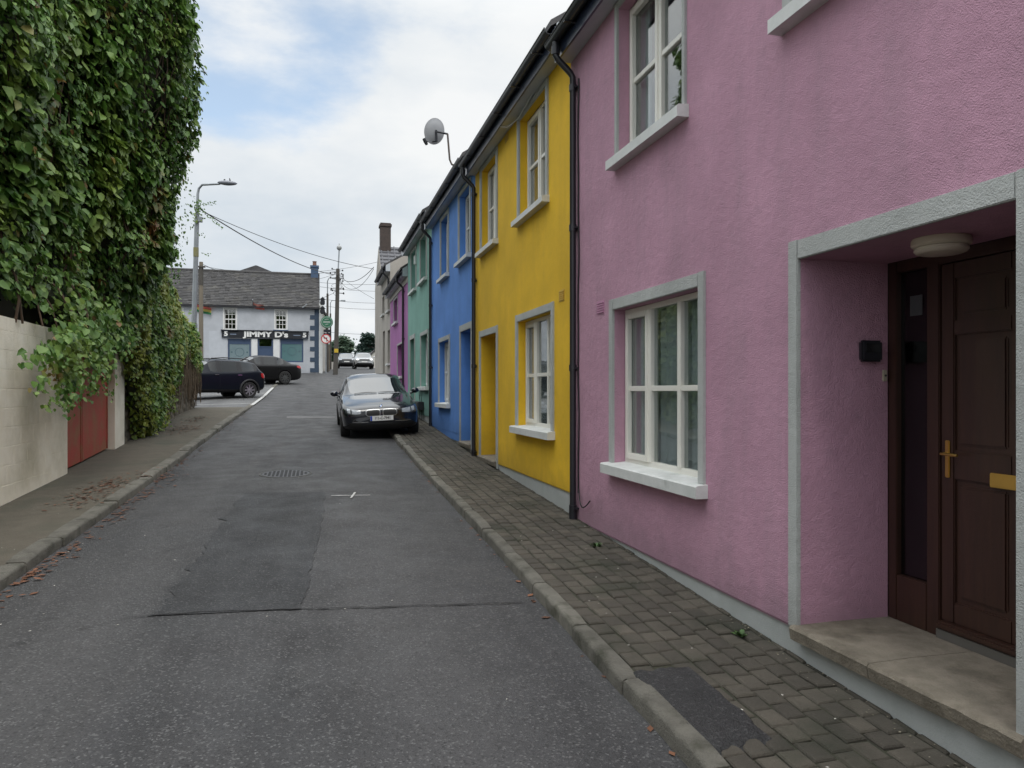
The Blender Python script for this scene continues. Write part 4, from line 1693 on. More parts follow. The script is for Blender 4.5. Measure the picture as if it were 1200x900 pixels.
def bulge(s, z):
    x, y, nx, ny = ivy_path(s)
    b = .42 + .34 * noise.noise((s * .42, z * .26, 1.7)) + .30 * noise.noise((s * 1.25, z * .55, 5.1)) + .16 * noise.noise((s * 2.6, z * 1.5, 9))
    far = sstep(11.0, 14.8, y)
    b += far * (.84 * sstep(2.9, 4.7, z) + .48 * sstep(5.0, 7.6, z) - .10)
    b += (1 - far) * .40 * sstep(3.8, 2.6, z) * sstep(9.8, 11.2, y)
    b += .09 * noise.noise((s * 5.5, z * 4.2, 15))
    return max(.06, b)


def ivy_low(s):
    x, y, nx, ny = ivy_path(s)
    base = 2.60 + .30 * noise.noise((s * .9, 3.3, 0)) + .2 * noise.noise((s * 2.7, 1.3, 0)) + .62 * sstep(11.9, 10.2, y)
    if y > 14.0:
        base += 1.75 * sstep(14.0, 16.2, y) + (.6 if ny > .5 else 0)
    return base


iv = thing('creeper', 'huge dark green creeper covering the tall building above the cream wall', 'climbing plant', (BX, 12, zr(12) + KH))
L = Leaves()
# backing of stems and old growth, deep shade put into its dark colour
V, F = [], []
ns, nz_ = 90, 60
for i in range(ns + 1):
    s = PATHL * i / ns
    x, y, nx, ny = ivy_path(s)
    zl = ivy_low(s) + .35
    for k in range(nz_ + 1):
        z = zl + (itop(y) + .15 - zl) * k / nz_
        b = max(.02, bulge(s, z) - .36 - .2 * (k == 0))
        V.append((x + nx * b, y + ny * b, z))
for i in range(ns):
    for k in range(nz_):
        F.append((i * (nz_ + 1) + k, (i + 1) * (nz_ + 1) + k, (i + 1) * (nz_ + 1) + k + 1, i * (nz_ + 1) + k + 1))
np_mesh('stem_shade', np.array(V), np.array(F), STEM_SHADE, iv, smooth=True)
N_MAIN = 56000
cnt = 0
while cnt < N_MAIN:
    s = random.uniform(2.0, PATHL - 3)
    x, y, nx, ny = ivy_path(s)
    zl = ivy_low(s)
    z = random.uniform(zl - .15, 13.2)
    if z > itop(y) + .2 + .3 * noise.noise((y * 1.5, 0, 40)):
        continue
    hole = noise.noise((s * .8, z * .55, 12.0)) + .5 * noise.noise((s * 2.0, z * 1.6, 14.0))
    if hole > .40 and random.random() < .90:
        continue
    b = bulge(s, z)
    dep = (random.random() ** 2) * .42
    if z < zl + .3:
        dep += random.random() * .2
    shingle = .05 * (math.sin(z * 21 + 4 * noise.noise((s * 2, z, 3))))
    p = (x + nx * (b - dep + shingle), y + ny * (b - dep + shingle), z)
    nn = (nx * .9 + random.gauss(0, .38), ny * .9 - .22 + random.gauss(0, .38), .52 + random.gauss(0, .40))
    dd = (nx * .35 + random.gauss(0, .35), ny * .35 + random.gauss(0, .40), -1 + random.gauss(0, .25))
    L.add(p, nn, dd, min(.19, .105 * math.exp(random.gauss(0, .34))) * (1.15 if noise.noise((s * .5, z * .5, 20)) > .05 else .85))
    cnt += 1


def strand(L, p0, length, drift, size=.10, n=None):
    """a hanging shoot with leaves along it"""
    p = Vector(p0)
    n = n or int(length / .045)
    d = Vector(drift)
    for k in range(n):
        a = k / n
        q = p + d * a * length + Vector((.05 * math.sin(a * 7 + p0[1] * 3), .07 * math.sin(a * 5 + p0[1]), -length * a * (1.0 if d.z == 0 else 0)))
        for _ in range(2):
            L.add((q.x + random.gauss(0, .045), q.y + random.gauss(0, .055), q.z + random.gauss(0, .03)), (1 + random.gauss(0, .4), -.5 + random.gauss(0, .5), .5 + random.gauss(0, .4)),
                  (random.gauss(0, .5), random.gauss(0, .5), -1), size * random.uniform(.6, 1.15) * (1 - .45 * a))


def at_plane(px, py, x):
    y, z = W(px, py, x) if False else (None, None)
    u, v_ = (px - 600) / FPX, (HY - py) / FPX
    t = x / (u * CY + SY)
    return Vector((x, t * (CY - u * SY), H + v_ * t))


# sprays hanging over the cream wall, the gate and the gap before the stone wall
for (px, py, L_, x, dr, s_) in ((95, 400, .75, -3.15, (0, -.9, 0), .13), (100, 395, .8, -3.2, (0, -.8, 0), .12), (105, 415, .7, -3.2, (0, -.7, 0), .12), (85, 430, .55, -3.15, (0, -.9, 0), .11), (110, 405, .7, -3.2, (0, -.5, 0), .12), (92, 385, 1.0, -3.1, (0, -.75, 0), .12),
                                (62, 402, .30, -3.0, (0, -2.6, 0), .13), (45, 415, .22, -3.0, (0, -3.0, 0), .13), (70, 392, .35, -3.05, (0, -1.6, 0), .13),
                                (118, 410, .6, -3.3, (0, 0, 0), .11), (130, 420, .45, -3.3, (0, 0, 0), .11), (80, 385, .6, -3.1, (0, -.3, 0), .13), (88, 400, .8, -3.1, (0, -.6, 0), .12)):
    p = at_plane(px, py, x)
    for j in range(3):
        strand(L, (p.x + random.gauss(0, .08), p.y + random.gauss(0, .18), p.z + random.gauss(0, .10)), L_ * random.uniform(.8, 1.15), dr, s_)
for k in range(70):
    y = random.uniform(11.0, 15.5)
    strand(L, (lwx(y) + random.uniform(.05, .45), y, random.uniform(2.7, 3.3)), random.uniform(.2, .55), (0, random.uniform(-.5, .2), 0), .12)
# loose shoots against the sky at the far corner
for k in range(60):
    z = random.uniform(4.4, 10)
    s = random.uniform(9.5, 13.2)
    x, y, nx, ny = ivy_path(s)
    b = bulge(s, z) - .05
    strand(L, (x + nx * b, y + ny * b, z), random.uniform(.25, .7), (nx * .35 + random.gauss(0, .2), ny * .3, 0), .085)
for (px, py, L_, x) in ((205, 275, .6, -2.7), (212, 262, .45, -2.6), (196, 285, .5, -2.8), (208, 305, .5, -2.75), (190, 280, .5, -2.9), (222, 240, .45, -2.4), (206, 290, .7, -2.8), (200, 265, .5, -2.7), (185, 285, .6, -2.9), (215, 250, .4, -2.5), (228, 225, .4, -2.4), (194, 270, .5, -2.8)):
    p = at_plane(px, py, x)
    strand(L, tuple(p), L_, (0, 0, 0), .075)
L.build('foliage', LEAF, iv)
for k in range(34):                                   # woody stems climbing through the leaves
    s = random.uniform(2.5, 11.5)
    x, y, nx, ny = ivy_path(s)
    z, pts_ = 2.7, []
    while z < itop(y) and len(pts_) < 40:
        x, y, nx, ny = ivy_path(s)
        b = bulge(s, z) - .13 + .05 * noise.noise((s * 3, z * 2, 6))
        pts_.append((x + nx * b, y + ny * b, z))
        z += .28
        s += random.gauss(0, .07)
    if len(pts_) > 3:
        r0 = random.uniform(.010, .022)
        MB().tube(pts_, [r0 * (1 - .7 * q / len(pts_)) for q in range(len(pts_))], 5).build('woody_stem', M('vine_bark', (.10, .062, .038), (.06, .042, .028), 9, .9), iv, smooth=True)

# ivy over the stone wall
iv2 = thing('wall_ivy', 'yellow green ivy hanging over the rubble stone wall and beside the red gate', 'climbing plant', (lwx(19), 19, zr(19) + KH))
L = Leaves()


def wtop(y):
    # height of the crown of the wall ivy over the road
    return zr(y) + np.interp(y, [15, 16.5, 18, 20, 22.5, 24.5, 25.8], [4.9, 4.7, 4.2, 3.45, 2.85, 2.6, 2.3]) + .22 * noise.noise((y * 1.4, 0, 8))


def wbot(y):
    return zr(y) + np.interp(y, [15, 15.8, 16.5, 17.6, 19.0, 20.0, 21.0, 23, 24.5, 25.8], [2.2, 1.3, .12, .10, .35, 1.15, 1.7, 1.75, 1.30, 1.1]) + .25 * noise.noise((y * 2.1, 3, 8))


def wb(y, z):
    mid = (wtop(y) + wbot(y)) / 2
    hh = max(.3, (wtop(y) - wbot(y)) / 2)
    q = max(0, 1 - ((z - mid) / hh) ** 2)
    return (.10 + .40 * q ** .6) * (1 - .72 * sstep(18.5, 23, y)) + .14 * noise.noise((y * 1.3, z * 1.1, 2)) + .08 * noise.noise((y * 4, z * 4, 4))


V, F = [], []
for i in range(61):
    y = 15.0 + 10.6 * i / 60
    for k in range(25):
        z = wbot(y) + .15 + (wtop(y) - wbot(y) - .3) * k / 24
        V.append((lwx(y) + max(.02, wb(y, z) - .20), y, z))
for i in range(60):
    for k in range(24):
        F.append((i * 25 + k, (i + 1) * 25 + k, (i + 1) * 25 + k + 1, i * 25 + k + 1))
np_mesh('stem_shade', np.array(V), np.array(F), STEM_SHADE, iv2, smooth=True)  # dark backing, shade behind the wall ivy put into its colour
for _ in range(17000):
    y = random.uniform(14.9, 25.9)
    z = random.uniform(wbot(y) - .1, wtop(y) + .08)
    if noise.noise((y * 1.5, z * 1.2, 30)) > .42 and random.random() < .8:
        continue
    b = wb(y, z) - random.random() ** 2 * .22
    nn = (.8 + random.gauss(0, .4), -.3 + random.gauss(0, .4), .5 + random.gauss(0, .35))
    dd = (.3 + random.gauss(0, .4), random.gauss(0, .45), -1 + random.gauss(0, .3))
    L.add((lwx(y) + b, y, z), nn, dd, random.uniform(.06, .125))
for _ in range(2600):                                 # top of the hedge going back from the wall
    y = random.uniform(15, 25.7)
    z = wtop(y)
    L.add((lwx(y) + random.uniform(-1.2, .15), y, z + random.gauss(0, .12) - .05), (random.gauss(0, .4), -.4 + random.gauss(0, .4), .8), (.2 + random.gauss(0, .5), random.gauss(0, .5), -.6), random.uniform(.06, .12))
for k in range(45):
    y = random.uniform(15.4, 25.5)
    z = random.uniform(wbot(y), wbot(y) + .5)
    strand(L, (lwx(y) + wb(y, z), y, z), random.uniform(.2, .6), (0, random.uniform(-.2, .2), 0), .085)
L.build('foliage', LEAFL, iv2)
# dry stalks hanging down the stone
mb = MB()
for k in range(260):
    y = random.uniform(18.8, 25.7)
    z1 = wbot(y) + random.uniform(0, .5)
    z0 = max(zr(y) + KH + random.uniform(0, .5), z1 - random.uniform(.5, 1.7))
    x = lwx(y) + .03 + random.random() * .12
    m_ = Vector((x + .04, y + random.gauss(0, .08), (z0 + z1) / 2))
    mb.tube([(x, y, z1), tuple(m_), (x + random.gauss(0, .03), y + random.gauss(0, .12), z0)], .007, 4, cap=False)
mb.build('dry_stalks', M('dry_stalk', (.14, .10, .065), (.09, .07, .045), 7, .9, island=.3), iv2, fix=False)

# ------------------------------------------------------------------ the pub at the end of the street
PBY = 54.0
def pbx(px):
    return PY(px, HY, PBY).x
def pbz(px, py):
    return PY(px, py, PBY).z
pub = thing('pub', 'grey blue two storey pub with slate roof and black name board', 'pub', (pbx(300), PBY, zr(PBY)))
X1 = pbx(373.5)
X0 = X1 - 17.5
z0 = zr(PBY) - .4
zeav = pbz(300, 358.5)
wins = [(pbx(262.5), pbx(277), pbz(270, 386.5), pbz(270, 361.5)), (pbx(322.5), pbx(336), pbz(329, 386.5), pbz(329, 363.5)),
        (pbx(200), pbx(214), pbz(207, 386.5), pbz(207, 361.5))]
shop = [(pbx(267), pbx(294), zr(PBY) + .6, pbz(280, 397)), (pbx(328.5), pbx(355.5), pbz(340, 424.5), pbz(340, 397))]
dor = (pbx(302), pbx(320), zr(PBY) + .1, pbz(310, 397))
ops = [(a, b, c, d) for a, b, c, d in wins + shop + [dor]]
mb = MB()
xs_ = sorted({X0, X1, *[o[0] for o in ops], *[o[1] for o in ops]})
zs_ = sorted({z0, zeav, *[o[2] for o in ops], *[o[3] for o in ops]})
for i in range(len(xs_) - 1):
    for j in range(len(zs_) - 1):
        a_, b_ = (xs_[i] + xs_[i + 1]) / 2, (zs_[j] + zs_[j + 1]) / 2
        if any(o[0] < a_ < o[1] and o[2] < b_ < o[3] for o in ops):
            continue
        mb.quad((xs_[i], PBY, zs_[j]), (xs_[i + 1], PBY, zs_[j]), (xs_[i + 1], PBY, zs_[j + 1]), (xs_[i], PBY, zs_[j + 1]))
for a_, b_, c_, d_ in ops:
    D_ = PBY + .16
    mb.quad((a_, PBY, c_), (a_, D_, c_), (a_, D_, d_), (a_, PBY, d_))
    mb.quad((b_, PBY, c_), (b_, PBY, d_), (b_, D_, d_), (b_, D_, c_))
    mb.quad((a_, PBY, d_), (a_, D_, d_), (b_, D_, d_), (b_, PBY, d_))
    mb.quad((a_, PBY, c_), (b_, PBY, c_), (b_, D_, c_), (a_, D_, c_))
DP = 7.0
zrg = PY(370, 322, PBY + DP / 2).z
for xx in (X0, X1 - .002):
    mb.add([(xx, PBY, z0), (xx, PBY + DP, z0), (xx, PBY + DP, zeav), (xx, PBY + DP / 2, zrg - .1), (xx, PBY, zeav)], [(0, 1, 2, 3, 4)])
mb.quad((X0, PBY + DP, z0), (X1, PBY + DP, z0), (X1, PBY + DP, zeav), (X0, PBY + DP, zeav))
mb.build('wall', PUB, pub, fix=False)
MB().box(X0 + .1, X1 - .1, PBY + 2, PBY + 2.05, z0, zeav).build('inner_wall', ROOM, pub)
# roof of real slate courses
mb = MB()
rw_ = 22
for k in range(rw_):
    a0, a1 = k / rw_, (k + 1) / rw_
    y_a, z_a = PBY - .25 + (DP / 2 + .25) * a0, zeav - .05 + (zrg - zeav + .05) * a0
    y_b, z_b = PBY - .25 + (DP / 2 + .25) * a1, zeav - .05 + (zrg - zeav + .05) * a1
    x = X0 - .1 - random.random() * .3
    while x < X1 + .05:
        x2 = min(x + .30 + random.uniform(-.02, .02), X1 + .08)
        lift = .05 + random.uniform(-.008, .016) + (.02 if random.random() < .1 else 0)
        mb.add([(x, y_a, z_a + lift), (x2 - .008, y_a, z_a + lift + random.uniform(-.006, .006)), (x2 - .008, y_b, z_b + .02), (x, y_b, z_b + .02), (x, y_a, z_a), (x2 - .008, y_a, z_a)],
               [(0, 1, 2, 3), (4, 5, 1, 0)])
        x = x2
mb.add([(X0 - .1, PBY - .25, zeav - .06), (X1 + .07, PBY - .25, zeav - .06), (X1 + .07, PBY + DP / 2, zrg - .02), (X0 - .1, PBY + DP / 2, zrg - .02), (X0 - .1, PBY + DP + .2, zeav), (X1 + .07, PBY + DP + .2, zeav)], [(0, 1, 2, 3), (3, 2, 5, 4)])
mb.tube([(X0 - .1, PBY + DP / 2, zrg), (X1 + .07, PBY + DP / 2, zrg)], .11, 8)
mb.build('roof', M('pub_slate', (.031, .029, .029), (.022, .021, .022), 8, .7, .3, 20, island=.45, c3=(.046, .043, .037), s3=1.2), pub, fix=False)
MB().box(X0 - .1, X1 + .05, PBY - .26, PBY - .005, zeav - .14, zeav - .062).build('gutter', BLACKP, pub)
ch0, ch1 = PY(364.3, 330, PBY + DP / 2), PY(373, 330, PBY + DP / 2)
zt_ = PY(368, 312, PBY + DP / 2).z
mb = MB()
mb.box(ch0.x, ch1.x, PBY + DP / 2 - .4, PBY + DP / 2 + .4, zrg - .8, zt_ - .14)
mb.box(ch0.x - .05, ch1.x + .05, PBY + DP / 2 - .45, PBY + DP / 2 + .45, zt_ - .14, zt_)
chm = mb.build('chimney', M('blue_chimney_paint', (.055, .095, .165), (.045, .08, .14), 3, .8), pub)
MB().lathe([(.15, 0), (.13, .30), (.16, .32), (.16, .36), (0, .36)], ((ch0.x + ch1.x) / 2, PBY + DP / 2, zt_), seg=14).build('chimney_pot', M('pot_clay', (.20, .10, .07), None, 4, .8), chm)
# rear wing peeping over the ridge
rx = PY(302, 315, PBY + 9)
MB().prism([(rx.x - 2.6, rx.z - 1.0), (rx.x - .05, rx.z), (rx.x + .05, rx.z), (rx.x + 2.6, rx.z - 1.0), (rx.x + 2.6, 4), (rx.x - 2.4, 4)], 'y', PBY + 7.3, PBY + 12).build('rear_wing', SLATE, pub)
WHT = M('sash_white', (.76, .76, .74), None, 4, .5)
for a_, b_, c_, d_ in wins:
    mb = MB()
    y = PBY + .06
    for (p, q, r_, s_) in ((a_, a_ + .07, c_, d_), (b_ - .07, b_, c_, d_), (a_ + .07, b_ - .07, d_ - .07, d_), (a_ + .07, b_ - .07, c_, c_ + .09), (a_ + .07, b_ - .07, (c_ + d_) / 2 - .035, (c_ + d_) / 2 + .035)):
        mb.box(p, q, y, y + .07, r_, s_)
    for k in (1, 2):
        xx = a_ + .07 + (b_ - a_ - .14) * k / 3
        mb.box(xx - .016, xx + .016, y + .012, y + .05, c_ + .09, d_ - .07)
    for (q0, q1) in ((c_ + .09, (c_ + d_) / 2), ((c_ + d_) / 2, d_ - .07)):
        mb.box(a_ + .07, b_ - .07, y + .014, y + .048, (q0 + q1) / 2 - .016, (q0 + q1) / 2 + .016)
    mb.box(a_ - .06, a_ - .0, PBY - .02, PBY + .06, c_, d_ + .06)
    mb.box(b_ + .0, b_ + .06, PBY - .02, PBY + .06, c_, d_ + .06)
    mb.box(a_, b_, PBY - .02, PBY + .06, d_, d_ + .06)
    w = mb.build('window', WHT, pub)
    MB().box(a_ + .03, b_ - .03, y + .028, y + .034, c_ + .03, d_ - .03).build('pane', GLASS, w)
    MB().box(a_ - .12, b_ + .12, PBY - .12, PBY + .06, c_ - .13, c_ - .005).build('sill', NAVY, w)
SHG = M('shop_film', (.16, .22, .24), (.20, .26, .28), 2, .15, spec=.6)
SHG2 = M('shop_film_teal', (.085, .17, .18), (.10, .19, .20), 2, .12, spec=.6)
for i, (a_, b_, c_, d_) in enumerate(shop):
    mb = MB()
    y = PBY + .06
    for (p, q, r_, s_) in ((a_, a_ + .10, c_, d_), (b_ - .10, b_, c_, d_), (a_ + .1, b_ - .1, c_, c_ + .10), (a_ + .1, b_ - .1, d_ - .36, d_)):
        mb.box(p, q, y, y + .06, r_, s_)
    w = mb.build('shop_window', NAVY, pub)
    MB().box(a_ + .09, b_ - .09, y + .02, y + .03, c_ + .08, d_ - .34).build('pane', (SHG, SHG2)[i], w)
    mb = MB().lathe([(.30, -.004), (.30, .0), (.27, .0), (.27, -.004)], ((a_ + b_) / 2, y + .018, (c_ + d_) / 2 - .05), 'y', 28)
    for q in (-.5, .5):
        mb.box((a_ + b_) / 2 + q - .05, (a_ + b_) / 2 + q + .05, y + .014, y + .018, (c_ + d_) / 2 - .10, (c_ + d_) / 2)
    mb.build('window_emblem', M('frost_emblem', (.06, .11, .13), None, 3, .4), w)
mb = MB()
a_, b_, c_, d_ = dor
mb.box(a_ + .1, b_ - .1, PBY + .10, PBY + .15, c_, d_ - .55)
mb.box(a_ + .001, a_ + .1, PBY + .06, PBY + .155, c_, d_ - .001)
mb.box(b_ - .1, b_ - .001, PBY + .06, PBY + .155, c_, d_ - .001)
mb.box(a_ + .1, b_ - .1, PBY + .07, PBY + .15, d_ - .60, d_ - .52)
mb.box((a_ + b_) / 2 - .02, (a_ + b_) / 2 + .02, PBY + .085, PBY + .099, c_, d_ - .6)
dd_ = mb.build('door', NAVY, pub)
MB().box(a_ + .1, b_ - .1, PBY + .11, PBY + .12, d_ - .52, d_ - .03).build('fanlight', GLASS, dd_)
mb = MB()
for (p, q) in ((pbx(295), pbx(301.5)), (pbx(320.5), pbx(327.5))):
    mb.box(p, q, PBY - .05, PBY - .003, zr(PBY), pbz(300, 397))
mb.build('pilaster', M('pilaster_white', (.66, .67, .67), None, 3, .7), pub)
MB().box(pbx(245), pbx(266), PBY - .02, PBY - .002, zr(PBY), pbz(255, 388)).build('wall_panel', M('panel_pale', (.47, .495, .535), None, 3, .7), pub)
# fascia board and lettering
sa, sb_, sz0, sz1 = pbx(260), pbx(361), pbz(310, 396.3), pbz(310, 388.2)
mb = MB()
mb.box(sa, sb_, PBY - .12, PBY - .004, sz0, sz1)
mb.box(sa - .05, sb_ + .05, PBY - .19, PBY - .004, sz1 + .001, sz1 + .05)
sg = mb.build('name_board', SIGNB, pub)
mt = lambda px, dz=0: Matrix.Translation((pbx(px), PBY - .125, (sz0 + sz1) / 2 + dz)) @ Matrix.Rotation(R(90), 4, 'X')
text_mesh("JIMMY D's", .50, SIGNW, 'lettering', sg, mt(312), .006, .022, 1.36)
for q in (265, 357):
    text_mesh('5', .42, SIGNW, 'lettering', sg, mt(q), .006, .02, 1.2)
mb = MB()
for (p, q) in ((270, 277), (344, 352)):
    mb.box(pbx(p), pbx(q), PBY - .130, PBY - .121, (sz0 + sz1) / 2 - .05, (sz0 + sz1) / 2 + .02)
for (p, q) in ((262, 268), (354, 360)):
    for (r_, s_) in ((sz0 + .03, sz0 + .05), (sz1 - .05, sz1 - .03)):
        mb.box(pbx(p), pbx(q), PBY - .129, PBY - .121, r_, s_)
mb.build('board_trim', M('sign_blue_grey', (.16, .20, .27), None, 3, .5), sg)
mb = MB()                                              # quoins
nq = 12
zq0, zq1 = zr(PBY), zeav - .15
for k in range(nq):
    a0 = zq0 + (zq1 - zq0) * k / nq
    a1 = zq0 + (zq1 - zq0) * (k + 1) / nq
    if k % 2 == 0:
        mb.box(pbx(363.3), X1 + .02, PBY - .03, PBY + .4, a0 + .06, a1 - .02)
    else:
        mb.box(pbx(368.5), X1 + .018, PBY - .028, PBY + .2, a0 - .02, a1 + .06)
mb.build('quoins', M('quoin_blue', (.032, .055, .092), (.042, .066, .105), 3, .7), pub)
MB().box(X1 + .025, X1 + .26, PBY - .05, PBY + .25, zr(PBY) - .1, zeav + .3).build('corner_pilaster', M('corner_white', (.62, .63, .62), None, 3, .7), pub)
mb = MB().tube([(pbx(352), PBY - .12, pbz(352, 361)), (pbx(356), PBY - .3, pbz(356, 360.5)), (pbx(360), PBY - .32, pbz(360, 357))], .04, 8)
mb.build('wall_lamp', GALV, pub, smooth=True)


def flag(name, label, pole0, pole1, w, h, mats):
    o = thing(name, label, 'flag', pole0, 'flags on the pub eaves')
    p0, p1 = Vector(pole0), Vector(pole1)
    MB().tube([p0, p1], .03, 8).build('flagpole', GALV, o, smooth=True)
    vs_, mis = [], []
    nx_, nz2 = 12, 9
    for i in range(nx_ + 1):
        for j in range(nz2 + 1):
            q = p0 + (p1 - p0).normalized() * (.02 + h * (1 - j / nz2))
            a = i / nx_
            vs_.append((q.x + w * a, q.y + .10 * math.sin(a * 7 + j * .4) * a, q.z - .35 * w * a - .05 * math.sin(a * 5)))
    mb = MB()
    for i in range(nx_):
        for j in range(nz2):
            mb.add([vs_[i * (nz2 + 1) + j], vs_[(i + 1) * (nz2 + 1) + j], vs_[(i + 1) * (nz2 + 1) + j + 1], vs_[i * (nz2 + 1) + j + 1]], [(0, 1, 2, 3)], min(2, j * len(mats) // nz2))
    mb.build('cloth', mats, o, fix=False)


FR, FY_, FG = M('flag_red', (.55, .12, .09), None, 3, .8), M('flag_yellow', (.6, .5, .12), None, 3, .8), M('flag_green', (.04, .22, .09), None, 3, .8)
FPK = M('flag_faded_red', (.60, .24, .20), None, 3, .8)
yF = PBY - .5
flag('flag', 'faded red flag on a short pole over the pub board', (pbx(296.5), PBY - .05, pbz(296.5, 360)), tuple(PY(296, 351, yF)), .75, .42, [FPK, FPK, FR])
flag('flag', 'red and green flag behind the two roadside poles', (pbx(229), PBY - .05, pbz(229, 364)), tuple(PY(229, 353, yF)), 1.0, .55, [FR, FY_, FG])

# ------------------------------------------------------------------ poles, lamps, signs, cables
lb_ = PY(225, 440, 27.5)
lamp = thing('street_lamp', 'tall grey steel street lamp behind the stone wall end, arm over the street', 'street lamp', (lb_.x, lb_.y, zr(27.5)))
lt = PY(232.0, 226, 27.5)
mid_ = PY(227.3, 380, 27.5)
mb = MB()
mb.tube([(lb_.x - .06, lb_.y, zr(27.5)), tuple(mid_)], [.125, .115], 14)
mb.tube([tuple(mid_), tuple(PY(231, 250, 27.5))], [.085, .075], 14)
mb.build('column', GALV, lamp, smooth=True)
p0, p1, p2 = PY(231, 250, 27.5), PY(233, 221, 27.5), PY(258, 215.5, 27.2)
mb = MB().tube([tuple(p0), tuple(PY(231.8, 227, 27.5)), tuple(p1), tuple(PY(237, 216.5, 27.45)), tuple(p2)], [.05, .045, .04, .04, .035], 10)
mb.build('arm', GALV, lamp, smooth=True)
hc = PY(267.5, 214.5, 27.1)
mb = MB()
prof = []
for k in range(13):
    a = k / 12
    prof.append((.105 * (math.sin(math.pi * a) ** .55) + .001, -.36 + .66 * a))
mb.lathe(prof, (0, 0, 0), 'x', 16)
hd_ = mb.build('lamp_head', M('lamp_head_grey', (.20, .21, .24), (.16, .17, .20), 4, .4), lamp, smooth=True)
hd_.data.transform(Matrix.Translation(hc) @ Matrix.Diagonal((1, 1, .8, 1)))
mb = MB().tube([tuple(hc + Vector((.06, 0, .08))), tuple(hc + Vector((.04, 0, .17)))], [.03, .012], 6)
mb.tube([tuple(hc + Vector((-.12, 0, .08))), tuple(hc + Vector((-.12, 0, .12)))], [.03, .03], 6)
mb.build('photocell', BLACKP, lamp, smooth=True)
q = PY(233, 257, 27.4)
MB().bbox(q.x - .02, q.x + .12, q.y - .08, q.y + .05, q.z - .10, q.z + .08, .01).build('junction_box', GALV, lamp)
q = PY(230, 295, 27.4)
MB().lathe([(.088, -.16), (.088, .16)], (PY(229.7, 295, 27.5).x, 27.5, q.z), 'z', 16).build('yellow_band', M('lichen_yellow', (.22, .20, .07), (.2, .2, .14), 5, .8), lamp)
# leafy bits clinging to the lamp
L = Leaves()
for _ in range(90):
    px, py = random.gauss(232, 3.5), random.uniform(236, 262)
    p = PY(px, py, 27.4 + random.gauss(0, .1))
    L.add(tuple(p), (random.gauss(0, 1), -1, random.gauss(0, .6)), (random.gauss(0, 1), 0, random.gauss(0, 1)), .07)
for (a, b, c, d, n_) in ((236, 240, 254, 237, 22), (238, 248, 262, 268, 40), (232, 274, 242, 276, 8), (236, 297, 247, 298, 9)):
    for k in range(n_):
        t_ = k / n_
        p = PY(a + (c - a) * t_, b + (d - b) * t_ + random.gauss(0, 1.0), 27.35)
        L.add(tuple(p), (random.gauss(0, 1), -1, random.gauss(0, .6)), (random.gauss(0, 1), 0, random.gauss(0, 1)), .055)
sp = L.build('vine', LEAF, None)
tag(sp, 'wisps of creeper clinging to the steel lamp column and its cable', 'climbing plant')


def wood_pole(name, label, px, ytop, y, mat, r0, r1, lean=0.0, group='utility poles'):
    b = PY(px, HY, y)
    t = PY(px + lean, ytop, y)
    o = thing(name, label, 'utility pole', (b.x, y, zr(y)), group)
    MB().tube([(b.x, y, zr(y) - .1), tuple(b.lerp(t, .5)), tuple(t)], [r0, (r0 + r1) / 2, r1], 12).build('pole_shaft', mat, o, smooth=True)
    return o, t


o, t1 = wood_pole('utility_pole', 'pale wooden pole just right of the grey street lamp', 235.5, 307, 48, POLEW, .15, .11, .2)
MB().box(t1.x - .25, t1.x + .25, 47.85, 47.95, t1.z - .35, t1.z - .25).build('cross_arm', POLED, o)
mb = MB().lathe([(.13, -1.4), (.13, -.3)], (t1.x, 48, t1.z), 'z', 12)
mb.build('dark_sleeve', POLED, o, smooth=True)
o, t2 = wood_pole('utility_pole', 'dark pole carrying many wires and a small lamp, right of the pub', 393.0, 315, 52, POLED, .17, .12, 3.0)
ltp = PY(397.5, 293, 52)
mb = MB().tube([tuple(t2 + Vector((0, 0, -.4))), tuple(ltp)], .045, 8)
mb.build('lamp_bracket', GALV, o, smooth=True)
MB().lathe([(0, -.02), (.10, 0), (.17, .10), (.17, .20), (.10, .30), (.03, .34), (.02, .45), (0, .45)], tuple(ltp), 'z', 16).build('lamp_globe', M('lamp_globe_grey', (.30, .31, .31), None, 4, .4), o, smooth=True)
mb = MB()
for k in range(22):
    z = t2.z - random.uniform(.0, 1.7)
    a = random.uniform(0, 6.28)
    p = Vector((t2.x - .06, 52, z))
    q = p + Vector((math.cos(a) * .45, math.sin(a) * .3, random.uniform(-.12, .12)))
    mb.tube([tuple(p), tuple(q)], .014, 5)
    mb.lathe([(.035, -.05), (.05, 0), (.035, .06)], tuple(q), 'z', 8)
for k in range(8):
    z = t2.z - random.uniform(.2, 1.9)
    a = random.uniform(0, 6.28)
    pts_ = []
    for j in range(9):
        b_ = j / 8 * math.pi
        pts_.append((t2.x - .05 + math.cos(a) * .55 * math.sin(b_), 52 + math.sin(a) * .4 * math.sin(b_), z - .4 * b_ / math.pi))
    mb.tube(pts_, .010, 5)
mb.build('insulators', CABLE, o, smooth=True)
q = PY(394, 411, 51.85)
MB().box(q.x - .13, q.x + .13, 51.79, 51.83, q.z - .13, q.z + .13).build('warning_plate', M('plate_yellow', (.55, .38, .03), None, 4, .5), o)


